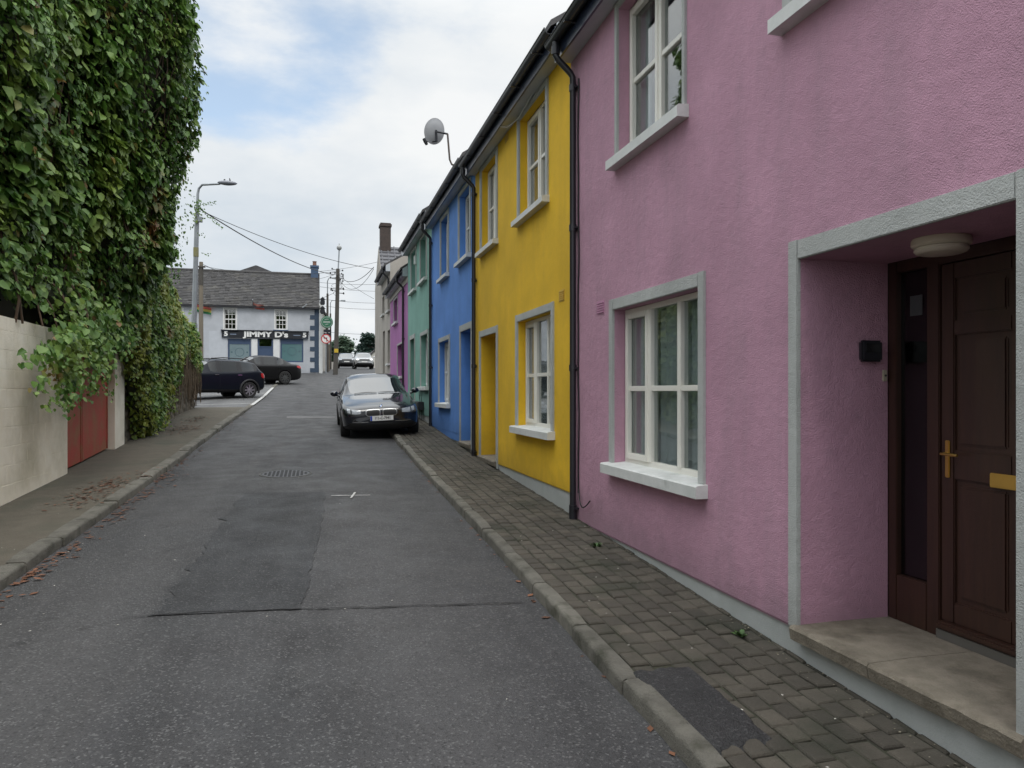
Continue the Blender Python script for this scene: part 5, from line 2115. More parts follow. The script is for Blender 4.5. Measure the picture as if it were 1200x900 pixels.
def thin_lamp(label, px, y, ytop, arm):
    b = PY(px, HY, y)
    t = PY(px, ytop, y)
    o = thing('street_lamp', label, 'street lamp', (b.x, y, zr(y)), 'distant street lamps')
    MB().tube([(b.x, y, zr(y)), (b.x, y, t.z - 1.2)], [.11, .08], 10).build('column', POLED, o, smooth=True)
    MB().tube([(b.x, y, t.z - 1.2), (b.x, y, t.z - .25), (b.x + .12, y, t.z), (b.x + arm, y, t.z)], .04, 8).build('arm', GALV, o, smooth=True)
    MB().bbox(b.x + arm, b.x + arm + .45, y - .1, y + .1, t.z - .06, t.z + .06, .03).build('lamp_head', GALV, o)


thin_lamp('distant street lamp right beside the pub corner, just left of the dark wire pole', 383.8, 58, 325.5, .5)
thin_lamp('lower, farther street lamp almost hidden behind the dark wire pole', 387.2, 70, 352, .9)

# signs beside the pub corner
yS = 53.2
c1 = PY(383, 377.5, yS)
o = thing('hanging_sign', 'round green pub sign with pale lettering band beside the pub corner', 'sign', tuple(c1))
MB().lathe([(0, -.06), (.40, -.06), (.42, -.04), (.42, .04), (.40, .06), (0, .06)], tuple(c1), 'y', 30).build('disc', SIGNG, o, smooth=True)
mb = MB().lathe([(.37, -.070), (.37, -.062), (.33, -.062), (.33, -.070)], tuple(c1), 'y', 30)
mb.box(c1.x - .24, c1.x + .24, c1.y - .07, c1.y - .062, c1.z - .06, c1.z + .07)
mb.tube([(c1.x - .12, c1.y - .066, c1.z - .2), (c1.x + .1, c1.y - .066, c1.z - .15)], .03, 6)
mb.tube([(c1.x - .15, c1.y - .066, c1.z + .16), (c1.x + .12, c1.y - .066, c1.z + .2)], .03, 6)
mb.build('emblem', M('sign_pale_green', (.30, .38, .33), None, 4, .5), o)
MB().box(X1 + .1, c1.x - .40, c1.y - .02, c1.y + .02, c1.z - .02, c1.z + .02).build('bracket', BLACKP, o)
mb = MB()
for k in range(3):
    mb.bbox(c1.x - .22, c1.x + .30, c1.y - .03, c1.y + .03, c1.z - .70 - k * .22, c1.z - .52 - k * .22, .01)
mb.build('hanging_boards', SIGNB, o)
c2 = PY(382, 397, yS - .2)
o = thing('road_sign', 'round white no turn sign with red rim on a post, under the green sign', 'road sign', (c2.x, yS - .2, zr(yS)))
MB().tube([(c2.x, c2.y + .06, zr(yS)), (c2.x, c2.y + .06, c2.z + .38)], .04, 10).build('post', GALV, o, smooth=True)
dsk = MB().lathe([(0, -.012), (.33, -.012), (.33, .012), (0, .012)], tuple(c2), 'y', 30).build('sign_face', SIGNW, o, smooth=True)
mb = MB().lathe([(.33, -.022), (.335, .014), (.27, .014), (.27, -.022)], tuple(c2), 'y', 30)
mb.add([(c2.x - .20, c2.y - .021, c2.z + .16), (c2.x - .16, c2.y - .021, c2.z + .20), (c2.x + .20, c2.y - .021, c2.z - .16), (c2.x + .16, c2.y - .021, c2.z - .20)], [(0, 1, 2, 3)])
mb.build('red_ring', SIGNR, dsk)
mb = MB()
mb.box(c2.x + .03, c2.x + .08, c2.y - .017, c2.y - .013, c2.z - .2, c2.z + .06)
mb.box(c2.x - .08, c2.x + .08, c2.y - .0168, c2.y - .0132, c2.z + .04, c2.z + .09)
mb.add([(c2.x - .17, c2.y - .016, c2.z + .065), (c2.x - .07, c2.y - .016, c2.z + .16), (c2.x - .07, c2.y - .016, c2.z - .03)], [(0, 1, 2)])
mb.build('arrow', INK, dsk)
o = thing('wall_lantern', 'dark lanterns high on the pub corner above the green sign', 'lantern', tuple(PY(377.5, 362, yS)))
mb = MB()
for py_ in (354, 364.5):
    p = PY(378, py_, yS)
    mb.bbox(p.x - .16, p.x + .16, yS - .14, yS + .14, p.z - .2, p.z + .16, .05)
    mb.prism([(p.x - .20, p.z + .16), (p.x + .20, p.z + .16), (p.x, p.z + .36)], 'y', yS - .16, yS + .16)
    mb.tube([(p.x - .1, yS, p.z), (X1 + .1, yS + .4, p.z)], .03, 6)
mb.build('lantern_body', SIGNB, o)


def cable(label, pts_, r=.012, sag=0.0, seg=20, name='overhead_cable'):
    a, b = Vector(pts_[0]), Vector(pts_[1])
    q = []
    for k in range(seg + 1):
        t = k / seg
        p = a.lerp(b, t)
        p.z -= sag * 4 * t * (1 - t)
        q.append(tuple(p))
    o = MB().tube(q, r, 5).build(name, CABLE, smooth=True)
    tag(o, label, 'cable', 'overhead cables')


la_ = PY(236, 246, 27.3)
cable('thick lower cable from the steel street lamp down to the dark wire pole', (la_, PY(391, 322, 52)), .022, .35, name='overhead_cable')
cable('thin upper cable from the steel lamp to the loop on the beige house', (PY(240, 249, 27.3), PY(437, 315, 36.5)), .012, .25)
cable('slack cable from the dark wire pole to the beige house corner', (PY(396, 323, 52), PY(438, 313, 36.8)), .016, .55)
cable('short cable low between the dark pole and the beige house corner', (PY(396, 325, 52), PY(438, 315, 36.8)), .012, .9)
cable('wire rising from the dark pole past the pub chimney to the left', (PY(394, 318, 52), PY(238, 312, 48)), .012, .35)
cable('wire from the pale wooden pole over the pub ridge', (PY(236, 309, 48), PY(393, 321, 52)), .010, .9)
cable('wire from the pale wooden pole down to the pub roof', (PY(236, 309, 48), PY(310, 340, 55)), .010, .1)
cable('wire from the dark pole slanting to the pub wall lamp', (PY(392, 343, 52), PY(340, 361, 53.8)), .014, .1)
for i, (ya_, yb2, lab) in enumerate(((318, 302, 'highest far wire crossing the gap left of the beige house'), (331, 332, 'second far wire from the top crossing the gap'), (336, 341, 'middle far wire sloping down to the right in the gap'),
                                     (350, 355, 'far wire crossing the gap at lamp arm height'), (358, 362, 'far wire just under lamp arm height in the gap'), (388, 391, 'lowest far wire above the two trees'))):
    cable(lab, (PY(375, ya_, 66), PY(462, yb2, 66)), .014, .15)
cable('wire running steeply from the dark pole to the beige house foot', (PY(397, 322, 52), PY(438, 350, 40)), .010, .1)
for i, (y0_, y1_, lab) in enumerate(((321, 311, 'far left wire highest above the pub roof'), (327, 324, 'far left wire just above the pub roof'))):
    cable(lab, (PY(160, y0_ + 6, 60), PY(236, y1_, 48)), .010, .2)

# ------------------------------------------------------------------ far buildings, wall, trees
def far_house(name, label, x0, x1, y0, y1, zeave, zridge, wallmat, axis='y'):
    o = thing(name, label, 'house', ((x0 + x1) / 2, y0, zr(y0)))
    zb = zr(y0) - .5
    if axis == 'y':       # ridge along y, gable to the viewer
        MB().prism([(x0, zb), (x1, zb), (x1, zeave), ((x0 + x1) / 2, zridge), (x0, zeave)], 'y', y0, y1).build('wall', wallmat, o)
        m_ = (x0 + x1) / 2
        MB().prism([(x0 - .2, zeave - .1), (m_, zridge + .03), (x1 + .2, zeave - .1), (x1 + .2, zeave + .08), (m_, zridge + .22), (x0 - .2, zeave + .08)], 'y', y0 - .15, y1 + .15).build('roof', SLATE, o)
    return o


o = far_house('far_house', 'pale house end in the distance behind the parked white car', *[PY(q, HY, 92).x for q in (431.5, 448)], 92, 100, PY(434, 419, 92).z, PY(437, 411, 92).z, PALE)
MB().box(PY(433, 0, 92).x, PY(435, 0, 92).x, 91.97, 91.99, PY(433, 427, 92).z, PY(433, 422, 92).z).build('window', INK, o)
o = far_house('far_house', 'narrow beige house front beyond the pub corner', PY(376, HY, 60).x, PY(381.5, HY, 60).x, 60, 74, PY(378, 372, 60).z, PY(378, 365, 60).z, PALE)
mb = MB().box(PY(381.7, HY, 62).x, PY(386.5, HY, 62).x, 62, 78, zr(62) - .3, PY(383, 404, 62).z)
o = thing('boundary_wall', 'weathered brown wall running back beyond the no turn sign', 'wall', (PY(384, HY, 62).x, 62, zr(62)))
mb.build('wall_body', M('brown_wall', (.20, .17, .13), (.13, .11, .085), 2, .9, .4, 20), o)
mb = MB().box(PY(386.7, HY, 70).x, PY(391, HY, 70).x, 70, 84, zr(70) - .3, PY(388, 424, 70).z)
o = thing('boundary_wall', 'low pale wall running back behind the dark wire pole', 'wall', (PY(388, HY, 70).x, 70, zr(70)))
mb.build('wall_body', PALE, o)


def tree(label, px, ytop, y, wpx, leafmat, conifer=False, n=5200):
    c = PY(px, HY, y)
    zt = PY(px, ytop, y).z
    zb = zr(y)
    w = wpx / FPX * y * .97
    hgt = zt - zb
    o = thing('tree', label, 'tree', (c.x, y, zb), 'trees beyond the street end')
    mb = MB()
    mb.tube([(c.x, y, zb), (c.x + .1, y, zb + hgt * .4), (c.x, y, zb + hgt * .85)], [.45, .3, .06], 10)
    for k in range(9):
        a = k * 2.4
        z = zb + hgt * (.22 + .06 * k)
        r_ = w * .38 * (1 - k * .06)
        mb.tube([(c.x, y, z), (c.x + math.cos(a) * r_ * .6, y + math.sin(a) * r_ * .6, z + hgt * .07), (c.x + math.cos(a) * r_, y + math.sin(a) * r_, z + hgt * (.03 if conifer else .14))], [.13, .08, .03], 6)
    mb.build('trunk', POLED, o, smooth=True)
    L = Leaves()
    clumps = []
    for k in range(40):
        a, q = random.uniform(0, 6.28), random.random()
        if conifer:
            hz_ = random.random() ** .8
            rr = w * .5 * (1 - hz_ * .72) * random.uniform(.3, 1.0)
            clumps.append((c.x + math.cos(a) * rr, y + math.sin(a) * rr, zb + hgt * (.10 + .86 * hz_), w * .15, w * .05))
        else:
            ph = math.acos(random.uniform(-.75, 1))
            rr = random.uniform(.55, 1.0)
            clumps.append((c.x + math.cos(a) * math.sin(ph) * w * .44 * rr, y + math.sin(a) * math.sin(ph) * w * .44 * rr, zb + hgt * .58 + math.cos(ph) * hgt * .40 * rr, w * .15, w * .11))
    for _ in range(n):
        q = random.choice(clumps)
        p = (q[0] + random.gauss(0, q[3] * .55), q[1] + random.gauss(0, q[3] * .55), q[2] + random.gauss(0, q[4] * .6))
        L.add(p, (random.gauss(0, .6), random.gauss(0, .6), 1), (random.gauss(0, 1), random.gauss(0, 1), -.3), random.uniform(.28, .55))
    L.build('crown', leafmat, o)


HAZY = leaf_mat('pale_far_leaf', (.085, .14, .10), (.11, .165, .115), (.145, .19, .13), (.09, .11, .07), .9, .95)  # distance haze is mixed into these leaf colours
HAZD = leaf_mat('dark_far_leaf', (.030, .058, .052), (.042, .075, .062), (.058, .092, .072), (.03, .05, .04), .9, .95)  # darker leaves, lightened in colour for the same haze
tree('pale green rounded tree beyond the left distant car', 401, 394, 125, 27, HAZY)
tree('dark spreading evergreen tree beside the beige gable, beyond the white car', 431, 391, 115, 32, HAZD, True)
tree('low pale tree far behind the dark wire pole', 390, 404, 140, 24, HAZY)

# ------------------------------------------------------------------ cars
def split_by_material(me, names_mats, parent, root):
    """cut one evaluated body shell into part meshes by material slot"""
    nv_ = len(me.vertices)
    co = np.empty(nv_ * 3, np.float32)
    me.vertices.foreach_get('co', co)
    co = co.reshape(-1, 3)
    groups = {}
    for p in me.polygons:
        key = p.material_index
        if key in (2, 5):                 # side glass by side, arches by wheel
            key = (key, p.center.y > 0, p.center.x > 0 if key == 5 else True)
        groups.setdefault(key, []).append(tuple(p.vertices))
    out = {}
    for mi, polys in groups.items():
        mi = mi[0] if isinstance(mi, tuple) else mi
        if mi not in names_mats:
            continue
        idx = sorted({i for p in polys for i in p})
        mp = {i: k for k, i in enumerate(idx)}
        m = bpy.data.meshes.new(names_mats[mi][0])
        m.from_pydata([tuple(co[i]) for i in idx], [], [tuple(mp[i] for i in p) for p in polys])
        m.materials.append(names_mats[mi][1])
        m.polygons.foreach_set('use_smooth', [True] * len(m.polygons))
        try:
            m.set_sharp_from_angle(angle=R(42))
        except Exception:
            pass
        m.update()
        out[mi] = link(names_mats[mi][0], m, parent)
    return out


def loft_body(st, cuts, arch_r, bits):
    """st: stations (x, zb, zs, w, roofz or None, rw). Returns evaluated mesh.
    material slots: 0 paint, 1 windscreen, 2 side glass, 3 rear glass, 4 trim, 5 arch lining"""
    rings = []
    for (x, zb, zs, w, rz, rw) in st:
        mid = zb + .16 + (zs - zb - .16) * .55
        h = [(0, zb), (w * .86, zb), (w * .975, zb + .13), (w, mid), (w * .975, zs - .07), (w * .915, zs)]
        if rz is None:
            h += [(w * .72, zs + .025), (w * .40, zs + .045), (0, zs + .05)]
        else:
            h += [(rw, rz - .075), (rw * .80, rz - .008), (0, rz + .015)]
        rings.append((x, h))
    vs_, fs_, mi = [], [], []
    m = 9
    full = 2 * m - 2
    for x, h in rings:
        for (y, z) in h:
            vs_.append((x, y, z))
        for (y, z) in reversed(h[1:-1]):
            vs_.append((x, -y, z))
    nS = len(rings)
    for i in range(nS - 1):
        ra, rb = st[i][4], st[i + 1][4]
        for k in range(full):
            k2 = (k + 1) % full
            fs_.append((i * full + k, (i + 1) * full + k, (i + 1) * full + k2, i * full + k2))
            seg = k if k < m - 1 else full - 1 - k           # 0..7 from floor to roof
            mat = 0
            if seg in (0, 1):
                mat = 4
            if ra is not None and rb is not None and seg == 5 and i not in bits.get('pillars', ()):
                mat = 2
            if ra is not None and rb is not None and seg == 5 and i in bits.get('pillars', ()):
                mat = 4
            if ra is None and rb is not None and seg in (6, 7):
                mat = 1
            if ra is not None and rb is None and seg in (6, 7):
                mat = 3
            if i in bits.get('rear', ()) and seg in (6, 7):
                mat = 3
            mi.append(mat)
    fs_.append(tuple(range(full)))
    mi.append(0)
    fs_.append(tuple((nS - 1) * full + k for k in reversed(range(full))))
    mi.append(0)
    me = bpy.data.meshes.new('body_shell')
    me.from_pydata(vs_, [], fs_)
    slots = [M('slot%d' % k, (.5, .5, .5)) for k in range(6)]
    for s in slots:
        me.materials.append(s)
    me.polygons.foreach_set('material_index', mi)
    bm = bmesh.new()
    bm.from_mesh(me)
    bmesh.ops.recalc_face_normals(bm, faces=bm.faces[:])
    cl = bm.edges.layers.float.get('crease_edge') or bm.edges.layers.float.new('crease_edge')
    for e in bm.edges:
        ms = {f_.material_index for f_ in e.link_faces}
        if len(ms) > 1:
            e[cl] = .55
    bm.to_mesh(me)
    bm.free()
    ob = bpy.data.objects.new('body_shell', me)
    COL.objects.link(ob)
    sb = ob.modifiers.new('s', 'SUBSURF')
    sb.levels = sb.render_levels = 2
    tmp = [ob]
    for (cx_, cy_) in cuts:
        mbc = MB().lathe([(0, -.2), (arch_r, -.2), (arch_r, .2), (0, .2)], (cx_, cy_, bits['axle_z']), 'y', 40, 0)
        # clean cylinder
        c_me = bpy.data.meshes.new('arch_cut')
        bmc = bmesh.new()
        bmesh.ops.create_cone(bmc, cap_ends=True, segments=40, radius1=arch_r, radius2=arch_r, depth=.44)
        bmesh.ops.rotate(bmc, verts=bmc.verts, cent=(0, 0, 0), matrix=Matrix.Rotation(R(90), 3, 'X'))
        bmesh.ops.translate(bmc, verts=bmc.verts, vec=(cx_, cy_, bits['axle_z']))
        for f_ in bmc.faces:
            f_.material_index = 5
        bmc.to_mesh(c_me)
        bmc.free()
        for s in slots:
            c_me.materials.append(s)
        co_ = bpy.data.objects.new('arch_cut', c_me)
        COL.objects.link(co_)
        md = ob.modifiers.new('b', 'BOOLEAN')
        md.operation = 'DIFFERENCE'
        md.solver = 'EXACT'
        md.object = co_
        tmp.append(co_)
    dg = bpy.context.evaluated_depsgraph_get()
    dg.update()
    res = bpy.data.meshes.new_from_object(ob.evaluated_get(dg))
    for t in tmp:
        bpy.data.objects.remove(t)
    return res


def wheel(parent, x, y, z, r, side, rimmat, spokes=10, width=.21):
    mb = MB()
    w = width / 2
    mb.lathe([(r * .66, -w), (r * .93, -w), (r, -w * .7), (r, w * .7), (r * .93, w), (r * .66, w)], (x, y, z), 'y', 32)
    tw = mb.build('wheel', TYRE, parent, smooth=True)
    yo = y + side * w * .80
    mb = MB()
    mb.lathe([(r * .70, yo - y - side * .05), (r * .70, yo - y + side * .012), (r * .63, yo - y + side * .012), (r * .60, yo - y - side * .03)], (x, y, z), 'y', 32)
    for k in range(spokes):
        a = 2 * math.pi * k / spokes
        c_, s_ = math.cos(a), math.sin(a)
        hw0, hw1 = r * .085, r * .075
        vs_ = []
        for (rr, hw_) in ((r * .12, hw0), (r * .65, hw1)):
            for q in (-1, 1):
                for dy in (-.02, .006):
                    vs_.append((x + c_ * rr - s_ * hw_ * q, yo + side * dy, z + s_ * rr + c_ * hw_ * q))
        mb.add(vs_, [(0, 1, 3, 2), (4, 6, 7, 5), (0, 4, 5, 1), (2, 3, 7, 6), (1, 5, 7, 3), (0, 2, 6, 4)])
    mb.lathe([(0, yo - y - side * .02), (r * .17, yo - y - side * .02), (r * .15, yo - y + side * .012), (0, yo - y + side * .014)], (x, y, z), 'y', 16)
    mb.build('rim', rimmat, tw, smooth=True)
    MB().lathe([(0, yo - y - side * .06), (r * .66, yo - y - side * .06)], (x, y, z), 'y', 24).build('brake_disc', M('brake_dark', (.03, .03, .03), None, 4, .6), tw)
    return tw


def patcher(bvh):
    def patch(name, cols, mat, parent, off=.006, th=.02, axis='x', sgn=1, nv2=5, sub=4):
        """cols: list of (a, zlow, zhigh) along y (axis x) or x (axis y); projected on the body shell, given thickness"""
        pts_ = []
        dens = []
        for i in range(len(cols) - 1):
            for k in range(sub):
                t = k / sub
                dens.append(tuple(cols[i][q] + (cols[i + 1][q] - cols[i][q]) * t for q in range(3)))
        dens.append(cols[-1])
        vs_ = []
        nrow = nv2 + 1
        for (a, zl, zh) in dens:
            for k in range(nrow):
                z = zl + (zh - zl) * k / nv2
                if axis == 'x':
                    o_, d_ = Vector((sgn * 6, a, z)), Vector((-sgn, 0, 0))
                else:
                    o_, d_ = Vector((a, sgn * 3, z)), Vector((0, -sgn, 0))
                hit = bvh.ray_cast(o_, d_)
                p = hit[0] if hit[0] is not None else Vector((sgn * 1.9, a, z))
                vs_.append(p - d_ * off)
        nn = len(dens)
        back = [Vector(p) + (Vector((-sgn * th, 0, 0)) if axis == 'x' else Vector((0, -sgn * th, 0))) for p in vs_]
        fs_ = []
        for i in range(nn - 1):
            for k in range(nrow - 1):
                fs_.append((i * nrow + k, (i + 1) * nrow + k, (i + 1) * nrow + k + 1, i * nrow + k + 1))
        o2 = len(vs_)
        bord = [i * nrow for i in range(nn)] + [(nn - 1) * nrow + k for k in range(1, nrow)] + [i * nrow + nrow - 1 for i in range(nn - 2, -1, -1)] + [k for k in range(nrow - 2, 0, -1)]
        for i in range(len(bord)):
            a, b = bord[i], bord[(i + 1) % len(bord)]
            fs_.append((a, b, b + o2, a + o2))
        return MB().add([tuple(p) for p in vs_] + [tuple(p) for p in back], fs_).build(name, mat, parent, smooth=True)
    return patch


def car(name, label, kind, loc, heading, roll=0.0, scale=1.0, paint=None, group='parked cars', rimmat=RIM, lights_on=False, front=True, rear=True, small=False, pitch=0.0):
    root = thing(name, label, 'car', loc, group, world_parts=False)
    root.rotation_euler = (0, 0, 0)
    root.matrix_basis = Matrix.Translation(loc) @ Matrix.Rotation(heading, 4, 'Z') @ Matrix.Rotation(pitch, 4, 'Y') @ Matrix.Rotation(roll, 4, 'X') @ Matrix.Scale(scale, 4)
    if kind == 'saloon':
        st = [(2.31, .36, .60, .58, None, 0), (2.255, .24, .69, .76, None, 0), (2.10, .19, .745, .85, None, 0), (1.80, .17, .80, .895, None, 0), (1.35, .17, .86, .905, None, 0), (.98, .17, .905, .905, None, 0), (.80, .17, .925, .905, None, 0),
              (.18, .17, .94, .905, 1.34, .645), (-.10, .17, .945, .905, 1.405, .655), (-.17, .17, .945, .905, 1.412, .657), (-.28, .17, .948, .905, 1.42, .658), (-.85, .17, .955, .905, 1.415, .65), (-.95, .17, .957, .905, 1.405, .645), (-1.32, .17, .965, .90, 1.32, .61),
              (-1.85, .19, .985, .88, None, 0), (-2.10, .21, .985, .85, None, 0), (-2.26, .26, .93, .78, None, 0), (-2.31, .36, .80, .62, None, 0)]
        bits = {'pillars': (8, 9, 11), 'axle_z': .325}
        ax, wr, tr = (1.48, -1.33), .325, .80
    elif kind == 'suv':
        st = [(2.17, .46, .78, .60, None, 0), (2.11, .32, .88, .78, None, 0), (1.95, .25, .95, .865, None, 0), (1.6, .23, 1.00, .895, None, 0), (1.2, .23, 1.03, .90, None, 0), (.98, .23, 1.05, .90, None, 0),
              (.36, .23, 1.06, .90, 1.52, .64), (.06, .23, 1.07, .90, 1.60, .66), (-.02, .23, 1.07, .90, 1.605, .665), (-.12, .23, 1.075, .90, 1.61, .665), (-.85, .23, 1.09, .90, 1.60, .66), (-.95, .23, 1.095, .90, 1.595, .655), (-1.06, .23, 1.10, .90, 1.59, .65), (-1.62, .24, 1.14, .89, 1.535, .63), (-1.78, .25, 1.14, .88, 1.50, .62),
              (-2.06, .30, 1.10, .84, None, 0), (-2.15, .38, 1.02, .76, None, 0), (-2.17, .46, .90, .66, None, 0)]
        bits = {'pillars': (7, 8, 10, 11, 13), 'axle_z': .34}
        ax, wr, tr = (1.30, -1.36), .345, .79
    cuts = [(a, s * .92) for a in ax for s in (-1, 1)]
    res = loft_body(st, cuts, wr * 1.16, bits)
    bvh = BVHTree.FromPolygons([v_.co[:] for v_ in res.vertices], [tuple(p.vertices) for p in res.polygons])
    trim = M('car_trim', (.014, .014, .016), None, 6, .5)
    parts = split_by_material(res, {0: ('body', paint), 1: ('windscreen', WSCREEN), 2: ('side_window', CARGL), 3: ('rear_window', CARGL), 4: ('trim', trim), 5: ('wheel_arch', M('arch_lining', (.008, .008, .008), None, 5, .9))}, root, root)
    patch = patcher(bvh)
    for a in ax:
        for s in (-1, 1):
            wheel(root, a, s * tr, bits['axle_z'], wr, s, rimmat, 10 if kind == 'saloon' else 8)
    zb_ = .9 if kind == 'saloon' else 1.06
    # mirrors
    mx_ = .62 if kind == 'saloon' else .82
    for s in (-1, 1):
        mb = MB()
        bm = bmesh.new()
        bmesh.ops.create_icosphere(bm, subdivisions=3, radius=1)
        for q in bm.verts:
            x_ = q.co.x
            q.co = Vector((mx_ + (q.co.x * .075 if q.co.x > 0 else q.co.x * .045), s * (.995 + q.co.y * .095), zb_ + .095 + q.co.z * .068))
        mb.add([q.co[:] for q in bm.verts], [[q.index for q in f_.verts] for f_ in bm.faces])
        bm.free()
        mb.tube([(mx_, s * .86, zb_ + .03), (mx_, s * .95, zb_ + .06)], .025, 8)
        mr = mb.build('mirror', M('mirror_silver', (.42, .43, .45), None, 3, .3, metal=.5) if kind == 'suv' else paint, root, smooth=True)
        MB().add([(mx_ - .047, s * .92, zb_ + .045), (mx_ - .047, s * 1.07, zb_ + .05), (mx_ - .047, s * 1.07, zb_ + .14), (mx_ - .047, s * .92, zb_ + .14)], [(0, 1, 2, 3)]).build('mirror_glass', CHROME, mr)
    # door handles and shut lines on the sides
    for s in (-1, 1):
        hx = (-.02, -1.0) if kind == 'saloon' else (.10, -.92)
        for q in hx:
            hz = zb_ - .10
            patch('door_handle', [(q - .09, hz - .014, hz + .014), (q + .09, hz - .014, hz + .014)], paint if kind == 'saloon' else CHROME, root, .022, .03, 'y', s, 2, 2)
        for (q, z0_, z1_) in (((.80, .26, .86), (-.14, .26, .90), (-1.02, .40, .93)) if kind == 'saloon' else ((.92, .36, 1.0), (-.04, .36, 1.04), (-.92, .50, 1.06))):
            patch('shut_line', [(q - .004, z0_, z1_), (q + .004, z0_, z1_)], INK, root, .0015, .01, 'y', s, 6, 1)
    if kind == 'saloon' and front:
        for s in (-1, 1):
            # kidney grilles: chrome surround with dark slats inside
            g = [(s * .025, .565, .665), (s * .05, .535, .695), (s * .18, .53, .70), (s * .315, .54, .69), (s * .355, .575, .66)]
            patch('grille_surround', g, M('dull_chrome', (.30, .305, .31), None, 3, .3, metal=1.0), root, .012, .05, 'x', 1)
            gi = [(s * .042, .575, .655), (s * .062, .55, .68), (s * .18, .546, .684), (s * .305, .555, .675), (s * .335, .58, .652)]
            gr_ = patch('grille', gi, INK, root, .016, .02, 'x', 1)
            patch('headlight', [(s * .44, .615, .685), (s * .52, .585, .70), (s * .62, .58, .715), (s * .74, .60, .735), (s * .80, .64, .745)], LAMPD, root, .006, .03, 'x', 1)
            patch('headlight_lens', [(s * .47, .605, .685), (s * .56, .60, .695), (s * .66, .605, .708)], LAMPG, root, .011, .02, 'x', 1)
            patch('headlight_lens', [(s * .69, .62, .715), (s * .76, .635, .728)], LAMPG, root, .011, .02, 'x', 1)
            patch('bumper_intake', [(s * .42, .30, .36), (s * .55, .28, .39), (s * .70, .29, .40)], INK, root, .004, .02, 'x', 1)
            patch('bumper_trim', [(s * .30, .405, .418), (s * .50, .400, .415), (s * .66, .41, .425)], CHROME, root, .008, .02, 'x', 1, 2)
        patch('lower_intake', [(-.38, .29, .37), (-.2, .275, .38), (.2, .275, .38), (.38, .29, .37)], INK, root, .004, .02, 'x', 1)
        pl_ = patch('number_plate', [(-.26, .435, .545), (.26, .435, .545)], PLATE, root, .022, .03, 'x', 1, 2, 6)
        hit = bvh.ray_cast(Vector((6, 0, .49)), Vector((-1, 0, 0)))[0]
        xx = hit.x + .026
        MB().box(xx - .02, xx + .0005, -.258, -.215, .437, .543).build('plate_band', PLBLUE, pl_)
        for p_ in (pl_,):
            # flatten the plate
            for v_ in p_.data.vertices:
                if v_.co.x > hit.x - .06:
                    v_.co.x = xx - .003 if v_.co.x > hit.x - .002 else xx - .02
        text_mesh('161-C-7941', .088, INK, 'lettering', pl_, Matrix.Translation((xx, .018, .49)) @ Matrix.Rotation(R(90), 4, 'Z') @ Matrix.Rotation(R(90), 4, 'X'), .0008, .002, .86)
        # roundel on the bonnet edge
        bh_ = bvh.ray_cast(Vector((2.20, 0, 2)), Vector((0, 0, -1)))[0]
        tm = Matrix.Translation(bh_ + Vector((.0, 0, .004))) @ Matrix.Rotation(R(50), 4, 'Y')
        e = MB().lathe([(0, 0), (.041, 0), (.041, .008), (0, .008)], (0, 0, 0), 'z', 24).build('badge', INK, root, smooth=True)
        e.data.transform(tm)
        mb = MB()
        for k in range(4):
            ring_ = [(0, 0, .0095)] + [(.029 * math.cos(R(90 * k + 15 * j)), .029 * math.sin(R(90 * k + 15 * j)), .0095) for j in range(7)]
            mb.add(ring_, [tuple(range(8))], k % 2)
        q_ = mb.build('badge_quarters', [SIGNW, M('badge_blue', (.03, .18, .55), None, 3, .4)], e)
        q_.data.transform(tm)
        # wipers and a sheet of paper on the dashboard
        mb = MB()
        for (y0_, y1_) in ((.58, .06), (.02, -.52)):
            pa, pb = None, None
            pts_ = []
            for k in range(7):
                yy = y0_ + (y1_ - y0_) * k / 6
                hx_ = .80 - .03 * math.sin(k / 6 * 3.1)
                h_ = bvh.ray_cast(Vector((hx_, yy, 3)), Vector((0, 0, -1)))[0]
                pts_.append((h_.x, h_.y, h_.z + .015))
            mb.tube(pts_, .006, 5)
        mb.build('wiper', INK, root, smooth=True)
    if kind == 'suv' and front:
        for s in (-1, 1):
            patch('headlight', [(s * .50, .80, .90), (s * .64, .79, .92), (s * .78, .81, .92)], LAMPG, root, .008, .03, 'x', 1)
        patch('grille', [(-.48, .76, .90), (0, .76, .91), (.48, .76, .90)], INK, root, .006, .03, 'x', 1)
        patch('lower_intake', [(-.55, .40, .54), (0, .38, .54), (.55, .40, .54)], INK, root, .004, .02, 'x', 1)
        patch('number_plate', [(-.26, .60, .70), (.26, .60, .70)], PLATE, root, .012, .02, 'x', 1)
    if kind == 'suv':
        for s in (-1, 1):
            h0 = 1.62
            mb = MB()
            mb.tube([(.30, s * .60, 1.545), (.18, s * .60, 1.625), (-.3, s * .605, 1.665), (-1.1, s * .60, 1.65), (-1.45, s * .59, 1.61), (-1.52, s * .585, 1.56)], .022, 8)
            mb.build('roof_rail', M('rail_black', (.02, .02, .022), None, 4, .4), root, smooth=True)
            # wheel-arch and sill cladding
            for a in ax:
                mb2 = []
                for k in range(21):
                    th = R(-18 + 216 * k / 20)
                    mb2.append((a + math.cos(th) * wr * 1.22, s * .885, bits['axle_z'] + math.sin(th) * wr * 1.22))
                MB().tube(mb2, .045, 8).build('arch_cladding', trim, root, smooth=True)
            patch('tail_light', [(-2.12, .86, 1.02), (-2.02, .84, 1.06), (-1.92, .90, 1.04)], TAIL, root, .012, .03, 'y', s, 3, 3)
    else:
        for s in (-1, 1):
            patch('tail_light', [(s * .50, .78, .90), (s * .68, .77, .92), (s * .76, .78, .92)], TAIL, root, .012, .03, 'x', -1, 3, 3)
            patch('tail_light', [(-2.24, .80, .91), (-2.12, .80, .94), (-1.98, .84, .93)], TAIL, root, .012, .03, 'y', s, 3, 3)
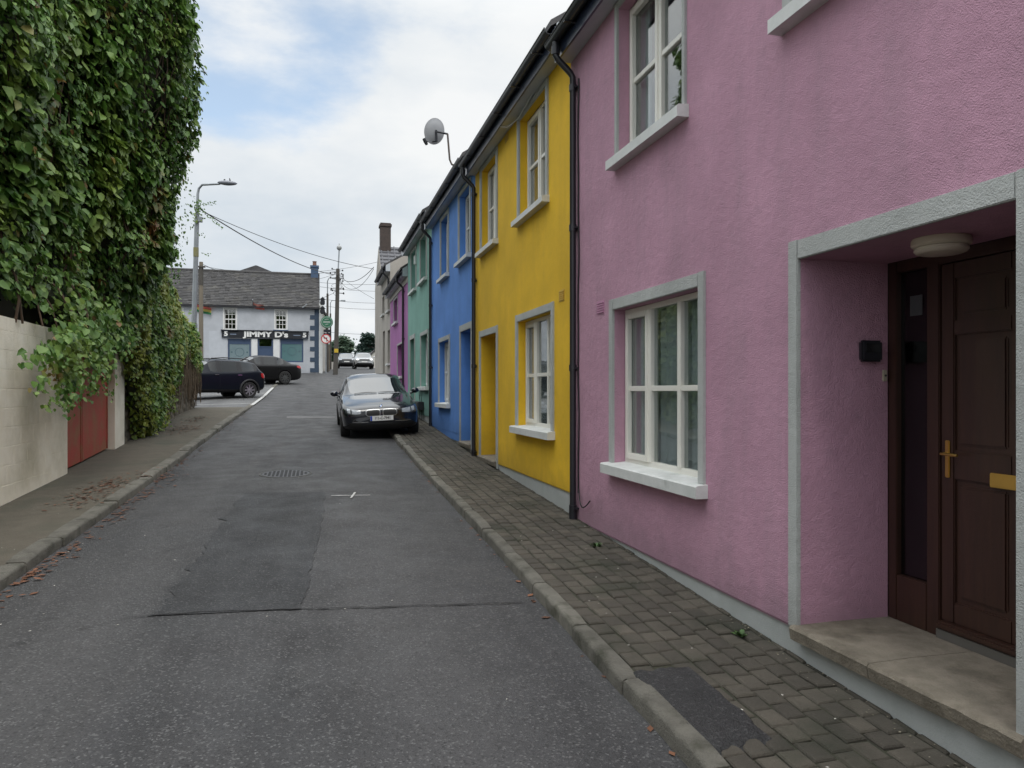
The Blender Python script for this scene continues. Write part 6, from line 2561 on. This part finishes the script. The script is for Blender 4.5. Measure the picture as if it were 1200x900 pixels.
    if lights_on:
        em = bpy.data.materials.get('lit_headlamp')
        if not em:
            em = bpy.data.materials.new('lit_headlamp')
            em.use_nodes = True
            nb = em.node_tree.nodes['Principled BSDF']
            nb.inputs['Emission Color'].default_value = (1, .97, .9, 1)
            nb.inputs['Emission Strength'].default_value = 1.2
        for s in (-1, 1):
            patch('headlamp_beam', [(s * .56, .81, .90), (s * .66, .80, .91), (s * .76, .82, .91)], em, root, .014, .02, 'x', 1)
    return root


BLKPAINT = M('black_car_paint', (.006, .008, .013), (.007, .009, .014), 2, .16, coat=.8, spec=.3)
NAVYPAINT = M('navy_car_paint', (.006, .008, .014), None, 2, .3, coat=.16, spec=.12)
DULLBLACK = M('dull_black_paint', (.007, .007, .008), None, 2, .3, coat=.2, spec=.15)
GREYPAINT = M('grey_car_paint', (.05, .055, .06), None, 2, .2, coat=1.0)
SILVER = M('silver_car_paint', (.35, .36, .37), None, 2, .25, metal=.3, coat=1.0)
slope = lambda y: math.atan((zr(y + .8) - zr(y - .8)) / 1.6)

# black saloon half up on the right pavement, nose towards the viewer
SC = .96
yf = 16.45
cy_ = yf + 2.31 * SC
cxm = 1.40
car('black_saloon_car', 'shiny black saloon parked facing the viewer with two wheels on the right pavement', 'saloon', (cxm, cy_, zr(cy_) + .012), R(-90), roll=R(2.6), scale=SC, paint=BLKPAINT, pitch=0 + slope(cy_) * 1)
g = PY(300, 468, 31.0)
car('navy_suv_car', 'dark navy sports utility car with roof rails, parked beside the stone wall end', 'suv', (-4.15, 31.4, zr(31.4) + .012), R(180 + 36), paint=NAVYPAINT, scale=.96)
car('black_saloon_car', 'black saloon with red tail lamp, parked beyond the navy car and below the pub', 'saloon', (-3.25, 40.6, zr(40.6) + .012), R(180 + 28), paint=DULLBLACK, rimmat=RIMD, scale=1.05)
p = PY(405.5, HY, 80)
car('distant_car', 'dark distant car facing down the street, left of the pair', 'suv', (p.x, 80, zr(80)), R(-90), paint=GREYPAINT, scale=1.0)
p = PY(425.5, HY, 74)
car('distant_car', 'pale distant car with lit headlamps, right of the pair beside the beige house', 'suv', (p.x, 74, zr(74)), R(-90), paint=SILVER, scale=1.0, lights_on=True)

# parking bay lines
flat_line('bay_marking', (lkx(27) - .05, 27.0, 0), (lkx(37) - .05, 37.5, 0), .12, WHITEP, .045)
flat_line('bay_marking', (lkx(28) - .1, 28.3, 0), (-7.5, 26.6, 0), .10, WHITEP, .018)
flat_line('bay_marking', (lkx(33) - .1, 34.3, 0), (-7.5, 31.6, 0), .10, WHITEP, .018)

for o in bpy.data.objects:
    if '_w' in o:
        del o['_w']
for k in range(6):
    m = bpy.data.materials.get('slot%d' % k)
    if m and m.users == 0:
        bpy.data.materials.remove(m)
